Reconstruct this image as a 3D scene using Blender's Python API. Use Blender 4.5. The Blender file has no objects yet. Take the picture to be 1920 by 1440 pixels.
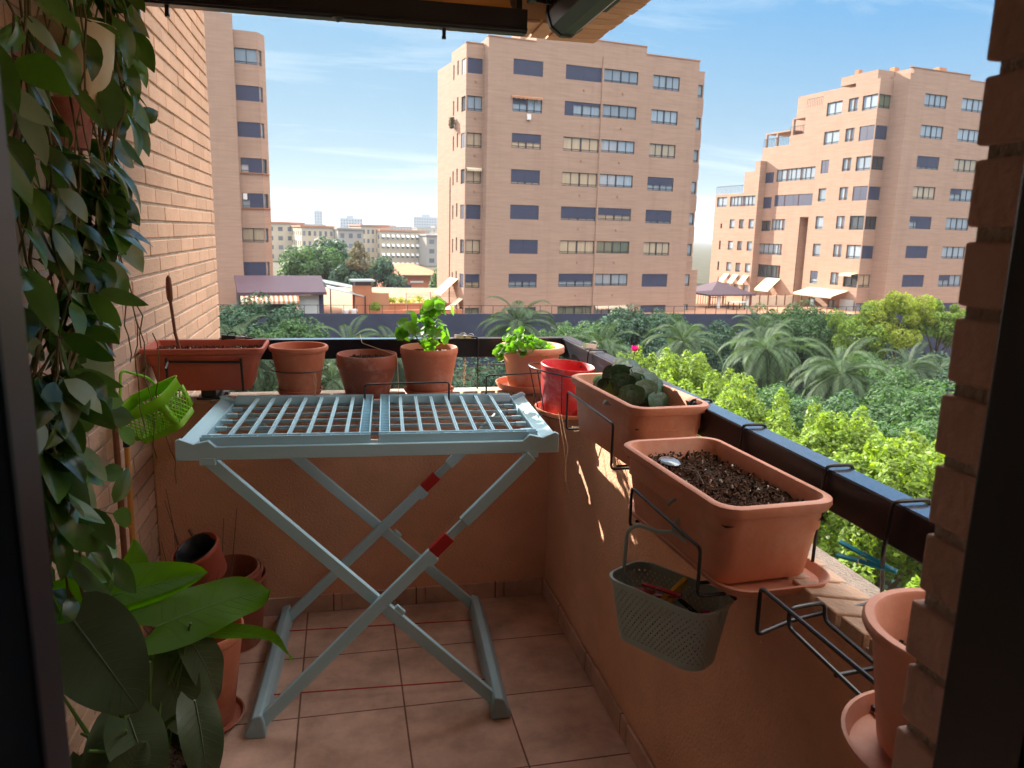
import bpy, bmesh, math, random
import numpy as np
from mathutils import Vector, Matrix, Euler
R = math.radians
random.seed(7); rng = np.random.default_rng(7)
sc = bpy.context.scene
COL = sc.collection
# ------------------------------------------------------------------ camera
YAW, PIT, ROL = R(12.703), R(11.324), R(1.405)
cam_d = bpy.data.cameras.new('camera'); cam = bpy.data.objects.new('camera', cam_d); COL.objects.link(cam)
fw = Vector((math.sin(YAW)*math.cos(PIT), math.cos(YAW)*math.cos(PIT), -math.sin(PIT)))
rt = Vector((math.cos(YAW), -math.sin(YAW), 0)); up = rt.cross(fw)
rt2 = math.cos(ROL)*rt + math.sin(ROL)*up; up2 = -math.sin(ROL)*rt + math.cos(ROL)*up
mw = Matrix((rt2, up2, -fw)).transposed().to_4x4(); mw.translation = Vector((0, 0, 1.5))
cam.matrix_world = mw
cam_d.lens = 26.58; cam_d.sensor_width = 36; cam_d.clip_start = 0.02; cam_d.clip_end = 12000
cam_d.dof.use_dof = True; cam_d.dof.focus_distance = 2.1; cam_d.dof.aperture_fstop = 10
sc.camera = cam
# ------------------------------------------------------------------ sky and sun
SUN_DIR = Vector((-0.496*math.cos(R(25.2)), 0.868*math.cos(R(25.2)), math.sin(R(25.2)))).normalized()
w = bpy.data.worlds.new('World'); sc.world = w; w.use_nodes = True
nt = w.node_tree; nt.nodes.clear()
def N(t, nt, **k):
    n = nt.nodes.new(t)
    for a, b in k.items():
        if a.startswith('_'): setattr(n, a[1:], b)
        else: n.inputs[a.replace('__', ' ')].default_value = b
    return n
wo = N('ShaderNodeOutputWorld', nt); bg = N('ShaderNodeBackground', nt)
sky = N('ShaderNodeTexSky', nt); sky.sky_type = 'NISHITA'; sky.sun_disc = False
sky.sun_elevation = R(25.2); sky.sun_rotation = R(-29.7); sky.altitude = 20; sky.air_density = 1.0; sky.dust_density = 0.2; sky.ozone_density = 2.0
tc = N('ShaderNodeTexCoord', nt); sep = N('ShaderNodeSeparateXYZ', nt)
nt.links.new(tc.outputs['Generated'], sep.inputs[0])
zm = N('ShaderNodeMath', nt, _operation='MAXIMUM'); zm.inputs[1].default_value = 0.02; nt.links.new(sep.outputs[2], zm.inputs[0])
za = N('ShaderNodeMath', nt, _operation='ADD'); za.inputs[1].default_value = 0.12; nt.links.new(zm.outputs[0], za.inputs[0])
dx = N('ShaderNodeMath', nt, _operation='DIVIDE'); dy = N('ShaderNodeMath', nt, _operation='DIVIDE')
nt.links.new(sep.outputs[0], dx.inputs[0]); nt.links.new(za.outputs[0], dx.inputs[1])
nt.links.new(sep.outputs[1], dy.inputs[0]); nt.links.new(za.outputs[0], dy.inputs[1])
cmb = N('ShaderNodeCombineXYZ', nt); nt.links.new(dx.outputs[0], cmb.inputs[0]); nt.links.new(dy.outputs[0], cmb.inputs[1])
mp = N('ShaderNodeMapping', nt); mp.inputs['Rotation'].default_value = (0, 0, R(25)); mp.inputs['Scale'].default_value = (0.55, 2.0, 1)
nt.links.new(cmb.outputs[0], mp.inputs[0])
n1 = N('ShaderNodeTexNoise', nt, Scale=1.5, Detail=9.0, Roughness=0.62, Distortion=0.7); nt.links.new(mp.outputs[0], n1.inputs[0])
n2 = N('ShaderNodeTexNoise', nt, Scale=0.55, Detail=3.0); nt.links.new(cmb.outputs[0], n2.inputs[0])
mu = N('ShaderNodeMath', nt, _operation='MULTIPLY'); nt.links.new(n1.outputs[0], mu.inputs[0]); nt.links.new(n2.outputs[0], mu.inputs[1])
cr = N('ShaderNodeMapRange', nt); cr.inputs[1].default_value = 0.255; cr.inputs[2].default_value = 0.44; cr.inputs[3].default_value = 0.0; cr.inputs[4].default_value = 0.60
nt.links.new(mu.outputs[0], cr.inputs[0])
# whiter air close to the horizon
hz = N('ShaderNodeMapRange', nt); hz.inputs[1].default_value = 0.0; hz.inputs[2].default_value = 0.46; hz.inputs[3].default_value = 0.92; hz.inputs[4].default_value = 0.0
nt.links.new(sep.outputs[2], hz.inputs[0])
mxh = N('ShaderNodeMath', nt, _operation='MAXIMUM'); nt.links.new(cr.outputs[0], mxh.inputs[0]); nt.links.new(hz.outputs[0], mxh.inputs[1])
grd = N('ShaderNodeValToRGB', nt); e_ = grd.color_ramp.elements
e_[0].position = 0.0; e_[0].color = (.62, .80, .91, 1); e_[1].position = 1.0; e_[1].color = (.06, .20, .50, 1)
for ps_, c_ in ((.12, (.38, .66, .91, 1)), (.28, (.13, .50, .98, 1)), (.46, (.09, .42, .92, 1))): q_ = grd.color_ramp.elements.new(ps_); q_.color = c_
nt.links.new(sep.outputs[2], grd.inputs[0]); gsc = N('ShaderNodeVectorMath', nt, _operation='SCALE'); gsc.inputs['Scale'].default_value = 1.98
dt = N('ShaderNodeVectorMath', nt, _operation='DOT_PRODUCT'); dt.inputs[1].default_value = SUN_DIR; nt.links.new(tc.outputs['Generated'], dt.inputs[0])
dm = N('ShaderNodeMapRange', nt); dm.inputs[1].default_value = .45; dm.inputs[2].default_value = 1.0; dm.inputs[3].default_value = 0; dm.inputs[4].default_value = .42; nt.links.new(dt.outputs['Value'], dm.inputs[0])
mixs = N('ShaderNodeMixRGB', nt); mixs.inputs[2].default_value = (.66, .92, 1.0, 1); nt.links.new(dm.outputs[0], mixs.inputs[0]); nt.links.new(grd.outputs[0], mixs.inputs[1]); nt.links.new(mixs.outputs[0], gsc.inputs[0])
mixg = N('ShaderNodeMixRGB', nt); mixg.inputs[0].default_value = .985
mixc = N('ShaderNodeMixRGB', nt); mixc.inputs[2].default_value = (2.4, 2.7, 2.85, 1)
hsv = N('ShaderNodeHueSaturation', nt, Saturation=1.15)
nt.links.new(sky.outputs[0], hsv.inputs['Color'])
nt.links.new(hsv.outputs[0], mixg.inputs[1]); nt.links.new(gsc.outputs[0], mixg.inputs[2]); nt.links.new(cr.outputs[0], mixc.inputs[0]); nt.links.new(mixg.outputs[0], mixc.inputs[1])
# bright sky band added to light the balcony, unseen, above about 28 degrees
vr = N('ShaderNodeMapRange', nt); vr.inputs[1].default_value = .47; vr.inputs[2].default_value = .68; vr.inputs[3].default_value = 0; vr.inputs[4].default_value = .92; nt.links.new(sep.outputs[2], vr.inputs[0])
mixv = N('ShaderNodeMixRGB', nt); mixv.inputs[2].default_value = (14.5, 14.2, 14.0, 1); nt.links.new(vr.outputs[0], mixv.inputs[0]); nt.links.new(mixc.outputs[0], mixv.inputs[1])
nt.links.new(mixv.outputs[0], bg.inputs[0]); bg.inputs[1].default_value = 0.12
nt.links.new(bg.outputs[0], wo.inputs[0])
sd = bpy.data.lights.new('sun', 'SUN'); sd.energy = 4.7; sd.angle = R(0.5); sd.color = (1.0, 0.92, 0.79)
so = bpy.data.objects.new('sun', sd); COL.objects.link(so); so.rotation_euler = SUN_DIR.to_track_quat('Z', 'Y').to_euler()
so.location = SUN_DIR*50
sc.view_settings.view_transform = 'Standard'; sc.view_settings.look = 'None'; sc.view_settings.gamma = 1; sc.view_settings.exposure = 1.80
sc.view_settings.use_curve_mapping = False
sc.cycles.use_denoising = True
try: sc.cycles.denoiser = 'OPENIMAGEDENOISE'
except Exception: pass
sc.cycles.max_bounces = 8; sc.cycles.diffuse_bounces = 5; sc.cycles.glossy_bounces = 3; sc.cycles.transmission_bounces = 4
sc.cycles.transparent_max_bounces = 8; sc.cycles.sample_clamp_indirect = 6; sc.cycles.caustics_reflective = False; sc.cycles.caustics_refractive = False
sc.cycles.volume_bounces = 0

# ------------------------------------------------------------------ materials
def L(c):      # sRGB 0-255 -> linear
    return tuple(((x/255)/12.92 if x/255 <= .04045 else ((x/255+.055)/1.055)**2.4) for x in c)
MC = {}
def mat(name, col, rough=0.7, spec=0.35, var=0.12, vscale=6.0, bump=0.0, bscale=60.0, island=0.0, metal=0.0, coat=0.0, dirt=None, dscale=3.0, damt=0.5, trans=0.0, tcol=None, objvar=0.0, stretch=None, detail=6.0, dstretch=None, dlo=.52, dhi=.72):
    m = bpy.data.materials.new(name); m.use_nodes = True; t = m.node_tree
    b = t.nodes['Principled BSDF']; out = t.nodes['Material Output']
    b.inputs['Roughness'].default_value = rough; b.inputs['Specular IOR Level'].default_value = spec; b.inputs['Metallic'].default_value = metal
    if coat: b.inputs['Coat Weight'].default_value = coat; b.inputs['Coat Roughness'].default_value = 0.15
    tc = N('ShaderNodeTexCoord', t); src = tc.outputs['Object']
    if stretch:
        mp = N('ShaderNodeMapping', t); mp.inputs['Scale'].default_value = stretch; t.links.new(src, mp.inputs[0]); src = mp.outputs[0]
    no = N('ShaderNodeTexNoise', t, Scale=vscale, Detail=detail, Roughness=0.6); t.links.new(src, no.inputs[0])
    mr = N('ShaderNodeMapRange', t); mr.inputs[1].default_value = .25; mr.inputs[2].default_value = .75; mr.inputs[3].default_value = 1-var; mr.inputs[4].default_value = 1+var
    t.links.new(no.outputs[0], mr.inputs[0]); val = mr.outputs[0]
    if island:
        g = N('ShaderNodeNewGeometry', t); m2 = N('ShaderNodeMapRange', t); m2.inputs[3].default_value = 1-island; m2.inputs[4].default_value = 1+island
        t.links.new(g.outputs['Random Per Island'], m2.inputs[0]); mm = N('ShaderNodeMath', t, _operation='MULTIPLY')
        t.links.new(val, mm.inputs[0]); t.links.new(m2.outputs[0], mm.inputs[1]); val = mm.outputs[0]
    if objvar:
        g = N('ShaderNodeObjectInfo', t); m2 = N('ShaderNodeMapRange', t); m2.inputs[3].default_value = 1-objvar; m2.inputs[4].default_value = 1+objvar
        t.links.new(g.outputs['Random'], m2.inputs[0]); mm = N('ShaderNodeMath', t, _operation='MULTIPLY')
        t.links.new(val, mm.inputs[0]); t.links.new(m2.outputs[0], mm.inputs[1]); val = mm.outputs[0]
    vm = N('ShaderNodeVectorMath', t, _operation='SCALE'); vm.inputs[0].default_value = col[:3]
    t.links.new(val, vm.inputs['Scale']); csrc = vm.outputs[0]
    if dirt:
        n3 = N('ShaderNodeTexNoise', t, Scale=dscale, Detail=8.0, Roughness=0.7); dsrc = tc.outputs['Object']
        if dstretch: mq = N('ShaderNodeMapping', t); mq.inputs['Scale'].default_value = dstretch; t.links.new(dsrc, mq.inputs[0]); dsrc = mq.outputs[0]
        t.links.new(dsrc, n3.inputs[0])
        m3 = N('ShaderNodeMapRange', t); m3.inputs[1].default_value = dlo; m3.inputs[2].default_value = dhi; m3.inputs[3].default_value = 0; m3.inputs[4].default_value = damt
        t.links.new(n3.outputs[0], m3.inputs[0]); mx = N('ShaderNodeMixRGB', t); mx.inputs[2].default_value = (*dirt[:3], 1)
        t.links.new(m3.outputs[0], mx.inputs[0]); t.links.new(csrc, mx.inputs[1]); csrc = mx.outputs[0]
    t.links.new(csrc, b.inputs['Base Color'])
    if bump:
        n4 = N('ShaderNodeTexNoise', t, Scale=bscale, Detail=5.0); t.links.new(src, n4.inputs[0])
        bp = N('ShaderNodeBump', t, Strength=bump, Distance=0.01); t.links.new(n4.outputs[0], bp.inputs['Height']); t.links.new(bp.outputs[0], b.inputs['Normal'])
    if trans:
        tr = N('ShaderNodeBsdfTranslucent', t); ms = N('ShaderNodeMixShader', t); ms.inputs[0].default_value = trans
        vt = N('ShaderNodeVectorMath', t, _operation='MULTIPLY'); t.links.new(csrc, vt.inputs[0]); vt.inputs[1].default_value = tcol or (1.6, 1.9, .6)
        t.links.new(vt.outputs[0], tr.inputs[0]); t.links.new(b.outputs[0], ms.inputs[1]); t.links.new(tr.outputs[0], ms.inputs[2]); t.links.new(ms.outputs[0], out.inputs[0])
    MC[name] = m
    return m
mat('stucco', (.74, .42, .27), .9, .15, .20, 2.2, .45, 120, dirt=(.46, .22, .11), dscale=1.3, damt=.35)
mat('ceiling_plaster', (.70, .46, .26), .9, .1, .08, 2, .2, 120)
mat('brick', (.64, .41, .28), .85, .2, .10, 5, .35, 90, island=.10, dirt=(.36, .2, .13), dscale=9, damt=.22)
mat('brick_cap', (.62, .42, .29), .85, .2, .10, 8, .4, 90, island=.10, dirt=(.3, .25, .2), dscale=14, damt=.5)
mat('brick_pillar', (.66, .42, .33), .85, .2, .12, 8, .35, 90, island=.12)
mat('mortar', (.56, .46, .37), .95, .1, .2, 20, .8, 160)
mat('facade', (.355, .238, .178), .9, .15, .15, 1.0, .0, 10, stretch=(.5, .5, 7), dirt=(.24, .15, .11), dscale=.9, damt=.42, dstretch=(1, 1, .10), dlo=.50, dhi=.80)
mat('facade_trim', (.40, .2, .11), .9, .15, .08, 1.0)
mat('navy', (.035, .042, .085), .55, .4, .15, 1.5, stretch=(.2, .2, 20))
mat('navy_wall', (.035, .04, .072), .6, .3, .2, .6)
mat('win_frame', (.03, .033, .04), .4, .5, .1, 3)
mat('black_metal', (.016, .017, .022), .32, .5, .25, 9, .05, 200)
mat('rail_metal', (.008, .010, .017), .34, .3, .3, 5, .02, 150, dirt=(.03, .035, .045), dscale=14, damt=.3)
mat('rail_sheen_blue', (.05, .075, .12), .22, 1.0, .15, 5, .01, 150, metal=.35, coat=1.0)  # bluer, paler coat: sky reflection put into the handrail top's colour
mat('wire', (.012, .012, .014), .35, .5, .2, 30)
mat('terracotta', (.50, .16, .085), .62, .3, .14, 7, .12, 60, dirt=(.62, .45, .36), dscale=7, damt=.5, dlo=.50, dhi=.78)
mat('terracotta_dark', (.30, .085, .05), .55, .35, .18, 7, .12, 60, dirt=(.55, .42, .34), dscale=11, damt=.55)
mat('planter_red', (.44, .10, .06), .55, .35, .14, 8, .1, 60, dirt=(.38, .2, .13), dscale=12, damt=.35)
mat('planter_tan', (.66, .29, .18), .55, .35, .17, 4, .1, 60, dirt=(.78, .60, .50), dscale=6, damt=.5, dlo=.50, dhi=.80)
mat('pot_scarlet', (.55, .03, .04), .4, .5, .18, 14, .05, 60, dirt=(.55, .3, .27), dscale=22, damt=.8)
mat('soil', (.05, .028, .018), .95, .1, .6, 90, 1.0, 160, dirt=(.16, .1, .065), dscale=110, damt=.9)
mat('soil_bit', (.10, .055, .035), .95, .1, .3, 60, island=.8)
mat('perlite', (.6, .56, .5), .8, .2, .2, 40, island=.3)
mat('rack', (.43, .68, .78), .42, .4, .05, 4, .03, 90)
mat('rack_grey', (.34, .50, .56), .5, .35, .08, 4, .05, 90)
mat('red_plastic', (.45, .02, .02), .4, .45, .08, 6)
mat('lime_plastic', (.32, .62, .02), .35, .45, .06, 6, trans=.35, tcol=(1.2, 1.3, .5))
mat('grey_basket', (.40, .52, .49), .5, .35, .08, 8)
mat('blue_plastic', (.02, .36, .55), .35, .5, .08, 6)
mat('steel', (.5, .5, .5), .3, .5, .1, 9, metal=.9)
mat('string', (.45, .33, .22), .9, .1, .2, 60)
mat('bamboo', (.50, .21, .045), .5, .4, .18, 14, stretch=(1, 1, .2))
mat('wood_dark', (.17, .06, .025), .5, .4, .25, 20, stretch=(1, 1, .15))
mat('twig', (.16, .10, .06), .8, .2, .3, 20)
mat('hoya_leaf', (.075, .150, .028), .23, .45, .3, 9, island=.55, trans=.25, tcol=(1.7, 2.3, .35))
mat('hoya_pale', (.30, .37, .20), .35, .5, .2, 12, island=.2, trans=.25, tcol=(1.3, 1.5, .6))
mat('hoya_stem', (.17, .13, .05), .7, .3, .25, 25)
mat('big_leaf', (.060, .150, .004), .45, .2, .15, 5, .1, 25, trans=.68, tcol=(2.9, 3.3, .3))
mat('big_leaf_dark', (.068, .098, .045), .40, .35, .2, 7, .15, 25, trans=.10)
mat('vein_dark', (.10, .12, .07), .45, .3, .1, 9)
mat('leaf_vein', (.10, .22, .02), .4, .4, .1, 9, trans=.5, tcol=(2.4, 2.7, .3))
mat('leaf_stalk', (.09, .17, .03), .45, .4, .15, 9)
mat('geranium', (.12, .24, .045), .5, .35, .22, 20, .15, 60, island=.35, trans=.42, tcol=(2.0, 2.6, .35))
mat('cyclamen', (.030, .080, .030), .42, .45, .5, 45, .2, 90, island=.3, dirt=(.16, .22, .18), dscale=60, damt=.6)
mat('cyclamen_silver', (.050, .105, .065), .45, .4, .5, 80, .2, 90, dirt=(.03, .06, .035), dscale=70, damt=.9)
mat('petal', (.7, .03, .25), .6, .3, .1, 20, trans=.3, tcol=(1.2, 1, 1.2))
mat('cream_pot', (.60, .50, .30), .35, .5, .08, 6)
mat('flower_red', (.6, .05, .03), .5, .3, .1, 10)
mat('flower_yellow', (.75, .42, .02), .5, .3, .1, 10)
mat('flower_green', (.2, .4, .08), .5, .3, .1, 10)
mat('ink', (.02, .02, .015), .5, .3, .1, 10)
mat('frame_dark', (.03, .03, .034), .38, .4, .2, 6)
mat('awning_fabric', (.70, .38, .14), .85, .1, .08, 3, trans=.25, tcol=(1.2, 1, .8))
mat('white_paint', (.72, .72, .7), .6, .3, .06, 4)
mat('room_wall', (.75, .73, .69), .9, .1, .05, 2)
mat('room_floor', (.35, .24, .17), .6, .3, .2, 3)
mat('concrete', (.30, .27, .24), .9, .1, .15, 1)
mat('deck_tile', (.33, .17, .10), .85, .2, .15, .8)
mat('plum_roof', (.085, .05, .065), .6, .3, .1, .8)
mat('pale_panel', (.42, .47, .47), .5, .3, .05, 1)
mat('city_cream', (.50, .42, .31), .9, .1, .1, .1, dirt=(.4, .33, .25), dscale=.06, damt=.5)
mat('city_grey', (.33, .30, .27), .9, .1, .1, .1)
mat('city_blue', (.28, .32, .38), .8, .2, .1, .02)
mat('orange_tile', (.42, .17, .09), .8, .2, .12, .5)
mat('awning_cream', (.62, .52, .38), .85, .1, .08, 2)
mat('pane_city', (.10, .12, .15), .25, .5, .4, .3, objvar=.5)
mat('ground_soil', (.06, .055, .035), .95, .1, .35, .3)
mat('asphalt', (.05, .05, .052), .9, .2, .2, 1)
mat('hill', (.12, .14, .09), .95, .1, .25, .01)
mat('trunk', (.12, .085, .055), .9, .1, .3, 5, .6, 20)
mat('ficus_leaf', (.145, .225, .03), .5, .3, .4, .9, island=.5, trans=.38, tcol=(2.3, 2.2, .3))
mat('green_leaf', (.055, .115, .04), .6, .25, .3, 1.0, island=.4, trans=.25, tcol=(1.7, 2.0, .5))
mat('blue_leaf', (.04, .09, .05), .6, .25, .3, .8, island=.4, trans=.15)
mat('yellow_leaf', (.27, .32, .04), .6, .25, .25, .8, island=.4, trans=.42, tcol=(1.8, 1.9, .4))
mat('brown_leaf', (.13, .115, .07), .7, .2, .25, .8, island=.4, trans=.2)
mat('palm_leaf', (.05, .085, .04), .6, .2, .3, 1.0, island=.5, trans=.22, tcol=(1.8, 1.9, .6), objvar=.25)
def pane(name, c, gl=.04, rough=.06, stripes=0):
    m = mat(name, c, .5, .2, .14, 1.6, objvar=.2, stretch=(3, 3, .2))
    t = m.node_tree; b = t.nodes['Principled BSDF']; b.inputs['Coat Weight'].default_value = 1.0; b.inputs['Coat Roughness'].default_value = rough; b.inputs['Coat IOR'].default_value = 1.7
    return m
pane('pane_light', (.24, .30, .36)); pane('pane_warm_reflect', (.36, .30, .21)); pane('pane_dark', (.03, .035, .045)); pane('pane_green', (.10, .13, .09))  # the warm pane has a yellow reflection put into its base colour

# floor tiles: brick texture on object coordinates
def tile_mat():
    m = bpy.data.materials.new('floor_tile'); m.use_nodes = True; t = m.node_tree; b = t.nodes['Principled BSDF']
    tc = N('ShaderNodeTexCoord', t); mp = N('ShaderNodeMapping', t); mp.inputs['Location'].default_value = (.161, -2.193, 0)
    t.links.new(tc.outputs['Object'], mp.inputs[0])
    br = N('ShaderNodeTexBrick', t, Scale=1.0); br.offset = 0; br.squash = 1
    br.inputs['Brick Width'].default_value = .328; br.inputs['Row Height'].default_value = .345; br.inputs['Mortar Size'].default_value = .0032; br.inputs['Mortar Smooth'].default_value = .3
    br.inputs['Color1'].default_value = (.58, .37, .28, 1); br.inputs['Color2'].default_value = (.64, .42, .33, 1); br.inputs['Mortar'].default_value = (.20, .10, .075, 1)
    t.links.new(mp.outputs[0], br.inputs[0])
    no = N('ShaderNodeTexNoise', t, Scale=5.0, Detail=9.0, Roughness=.65); t.links.new(tc.outputs['Object'], no.inputs[0])
    mr = N('ShaderNodeMapRange', t); mr.inputs[1].default_value = .3; mr.inputs[2].default_value = .7; mr.inputs[3].default_value = .62; mr.inputs[4].default_value = 1.25; t.links.new(no.outputs[0], mr.inputs[0])
    vm = N('ShaderNodeVectorMath', t, _operation='SCALE'); t.links.new(br.outputs[0], vm.inputs[0]); t.links.new(mr.outputs[0], vm.inputs['Scale']); t.links.new(vm.outputs[0], b.inputs['Base Color'])
    b.inputs['Roughness'].default_value = .7; b.inputs['Specular IOR Level'].default_value = .2
    bp = N('ShaderNodeBump', t, Strength=.5, Distance=.003); iv = N('ShaderNodeMath', t, _operation='SUBTRACT'); iv.inputs[0].default_value = 1; t.links.new(br.outputs['Fac'], iv.inputs[1])
    t.links.new(iv.outputs[0], bp.inputs['Height']); t.links.new(bp.outputs[0], b.inputs['Normal']); MC['floor_tile'] = m
tile_mat()

# ------------------------------------------------------------------ mesh helpers
ORG = {}
def tag(o, label=None, cat=None, group=None, kind=None):
    if label: o['label'] = label
    if cat: o['category'] = cat
    if group: o['group'] = group
    if kind: o['kind'] = kind
    return o
def thing(name, label, cat, loc=(0, 0, 0), rz=0, group=None, world=False):
    """an Empty at the base of a thing; world=True: its parts are given in world coordinates"""
    o = bpy.data.objects.new(name, None); COL.objects.link(o); o.location = loc; o.rotation_euler = (0, 0, rz); o.empty_display_size = .1
    if world: ORG[o] = Vector(loc)
    return tag(o, label, cat, group)
def copy_tree(o, parent=None):
    c = o.copy(); COL.objects.link(c)
    if parent is not None: c.parent = parent
    for ch in list(o.children): copy_tree(ch, c)
    return c
class MB:
    def __init__(s): s.v = []; s.f = []
    def add(s, vs, fs):
        k = len(s.v); s.v.extend([tuple(p) for p in vs]); s.f.extend([tuple(i+k for i in f) for f in fs]); return s
    def box(s, x0, x1, y0, y1, z0, z1):
        return s.add([(x0,y0,z0),(x1,y0,z0),(x1,y1,z0),(x0,y1,z0),(x0,y0,z1),(x1,y0,z1),(x1,y1,z1),(x0,y1,z1)],
                     [(0,3,2,1),(4,5,6,7),(0,1,5,4),(1,2,6,5),(2,3,7,6),(3,0,4,7)])
    def obox(s, c, size, M=None):
        x, y, z = [a/2 for a in size]; M = M or Matrix.Identity(3); c = Vector(c)
        vs = [c + M @ Vector(p) for p in [(-x,-y,-z),(x,-y,-z),(x,y,-z),(-x,y,-z),(-x,-y,z),(x,-y,z),(x,y,z),(-x,y,z)]]
        return s.add(vs, [(0,3,2,1),(4,5,6,7),(0,1,5,4),(1,2,6,5),(2,3,7,6),(3,0,4,7)])
    def bar(s, p, q, w, h, up=(0, 0, 1)):
        p, q = Vector(p), Vector(q); d = (q-p); l = d.length; d.normalize(); u = Vector(up); a = d.cross(u).normalized(); u = a.cross(d)
        M = Matrix((d, a, u)).transposed(); return s.obox((p+q)/2, (l, w, h), M)
    def tube(s, pts, r, n=8, closed=False):
        pts = [Vector(p) for p in pts]; m = len(pts); rs = r if isinstance(r, (list, tuple)) else [r]*m
        ring = []; a = None
        for i in range(m):
            if closed: d = pts[(i+1) % m]-pts[i-1]
            else: d = pts[min(i+1, m-1)]-pts[max(i-1, 0)]
            d.normalize()
            if a is None: a = d.orthogonal().normalized()
            else: a = (a-d*a.dot(d)).normalized()
            b = d.cross(a)
            ring.append([pts[i]+(a*math.cos(2*math.pi*k/n)+b*math.sin(2*math.pi*k/n))*rs[i] for k in range(n)])
        vs = [p for rg in ring for p in rg]; fs = []
        for i in range(m if closed else m-1):
            j = (i+1) % m
            for k in range(n): fs.append((i*n+k, i*n+(k+1) % n, j*n+(k+1) % n, j*n+k))
        if not closed: fs.append(tuple(range(n-1, -1, -1))); fs.append(tuple((m-1)*n+k for k in range(n)))
        return s.add(vs, fs)
    def lathe(s, prof, c=(0, 0, 0), n=40, M=None, ell=1.0):
        c = Vector(c); vs = []; fs = []; m = len(prof)
        for (r, z) in prof:
            for k in range(n):
                p = Vector((r*math.cos(2*math.pi*k/n), ell*r*math.sin(2*math.pi*k/n), z))
                vs.append(c+(M @ p if M else p))
        for i in range(m-1):
            for k in range(n): fs.append((i*n+k, i*n+(k+1) % n, (i+1)*n+(k+1) % n, (i+1)*n+k))
        if prof[0][0] > 1e-4: fs.append(tuple(range(n-1, -1, -1)))
        if prof[-1][0] > 1e-4: fs.append(tuple((m-1)*n+k for k in range(n)))
        return s.add(vs, fs)
    def rrect(s, prof, c=(0, 0, 0), rz=0, nc=7, M=None, cap0=True, cap1=True):
        """loft of rounded rectangles: prof = [(z, half x, half y, corner radius)]"""
        c = Vector(c); vs = []; fs = []; n = 4*nc; Z = Matrix.Rotation(rz, 3, 'Z'); M = (M @ Z) if M else Z
        for (z, hx, hy, r) in prof:
            r = min(r, hx-1e-4, hy-1e-4)
            for q, (sx, sy) in enumerate([(1, 1), (-1, 1), (-1, -1), (1, -1)]):
                for k in range(nc):
                    a = math.pi/2*q+math.pi/2*k/(nc-1)
                    vs.append(c+M @ Vector((sx*(hx-r)+r*math.cos(a), sy*(hy-r)+r*math.sin(a), z)))
        for i in range(len(prof)-1):
            for k in range(n): fs.append((i*n+k, i*n+(k+1) % n, (i+1)*n+(k+1) % n, (i+1)*n+k))
        if cap0: fs.append(tuple(range(n-1, -1, -1)))
        if cap1: fs.append(tuple((len(prof)-1)*n+k for k in range(n)))
        return s.add(vs, fs)
    def prism(s, poly, fn, d0, d1):
        """polygon [(a,b)] extruded between depths d0 and d1, mapped by fn(a,b,d)"""
        n = len(poly); vs = [fn(a, b, d0) for a, b in poly]+[fn(a, b, d1) for a, b in poly]
        fs = [tuple(range(n-1, -1, -1)), tuple(range(n, 2*n))]+[(i, (i+1) % n, n+(i+1) % n, n+i) for i in range(n)]
        return s.add(vs, fs)
    def build(s, name, m, parent=None, smooth=False, bevel=0, seg=2, solid=0, fix=False):
        me = bpy.data.meshes.new(name); off = ORG.get(parent, None)
        v = s.v
        if off is not None: v = [(a[0]-off[0], a[1]-off[1], a[2]-off[2]) for a in v]
        me.from_pydata(v, [], s.f); me.materials.append(MC[m] if isinstance(m, str) else m)
        if fix:
            b = bmesh.new(); b.from_mesh(me); bmesh.ops.recalc_face_normals(b, faces=b.faces); b.to_mesh(me); b.free()
        o = bpy.data.objects.new(name, me); COL.objects.link(o)
        if smooth:
            me.polygons.foreach_set('use_smooth', [True]*len(me.polygons)); me.set_sharp_from_angle(angle=R(40))
        if parent is not None:
            o.parent = parent
            if off is not None: ORG[o] = off
        if bevel:
            md = o.modifiers.new('bevel', 'BEVEL'); md.width = bevel; md.segments = seg; md.limit_method = 'ANGLE'; md.angle_limit = R(40)
        if solid:
            md = o.modifiers.new('solid', 'SOLIDIFY'); md.thickness = solid; md.offset = 0
        return o
def struct(o): o['kind'] = 'structure'; return o
def arc(c, r, a0, a1, n, ex, ey):
    c, ex, ey = Vector(c), Vector(ex), Vector(ey)
    return [c+ex*r*math.cos(a0+(a1-a0)*i/n)+ey*r*math.sin(a0+(a1-a0)*i/n) for i in range(n+1)]
def roundpath(pts, r=.012, k=4):
    """polyline with rounded corners"""
    pts = [Vector(p) for p in pts]; out = [pts[0]]
    for i in range(1, len(pts)-1):
        a, b, c = pts[i-1], pts[i], pts[i+1]; u = (a-b); v = (c-b); rr = min(r, u.length*.45, v.length*.45); u.normalize(); v.normalize()
        for j in range(k+1):
            t = j/k; p0 = b+u*rr; p2 = b+v*rr
            out.append(p0*(1-t)**2+b*2*t*(1-t)+p2*t*t)
    out.append(pts[-1]); return out
# ================================================================== THE BALCONY
XL, XR, YB, CH = -.69, .81, 2.874, .0645
# floor and room
struct(MB().box(-.9, 1.0, .2, 3.03, -.22, 0).build('balcony_floor', 'floor_tile'))
struct(MB().box(-3, 1.0, -1.9, .2, -.22, -.004).build('room_floor', 'room_floor'))
struct(MB().box(-3, 1.0, -1.9, .2, 2.5, 2.75).build('room_ceiling', 'room_wall'))
struct(MB().box(-.95, 1.0, .2, 2.86, 2.45, 2.75).build('ceiling', 'ceiling_plaster'))
rm = MB(); rm.box(-3.1, -3, -1.9, .2, 0, 2.5); rm.box(1.0, 1.1, -1.9, .2, 0, 2.5); rm.box(-3, 1.0, -2.0, -1.9, 0, 2.5)
rm.box(-3, -.70, .2, .5, 0, 2.5)
struct(rm.build('room_wall', 'room_wall'))
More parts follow.
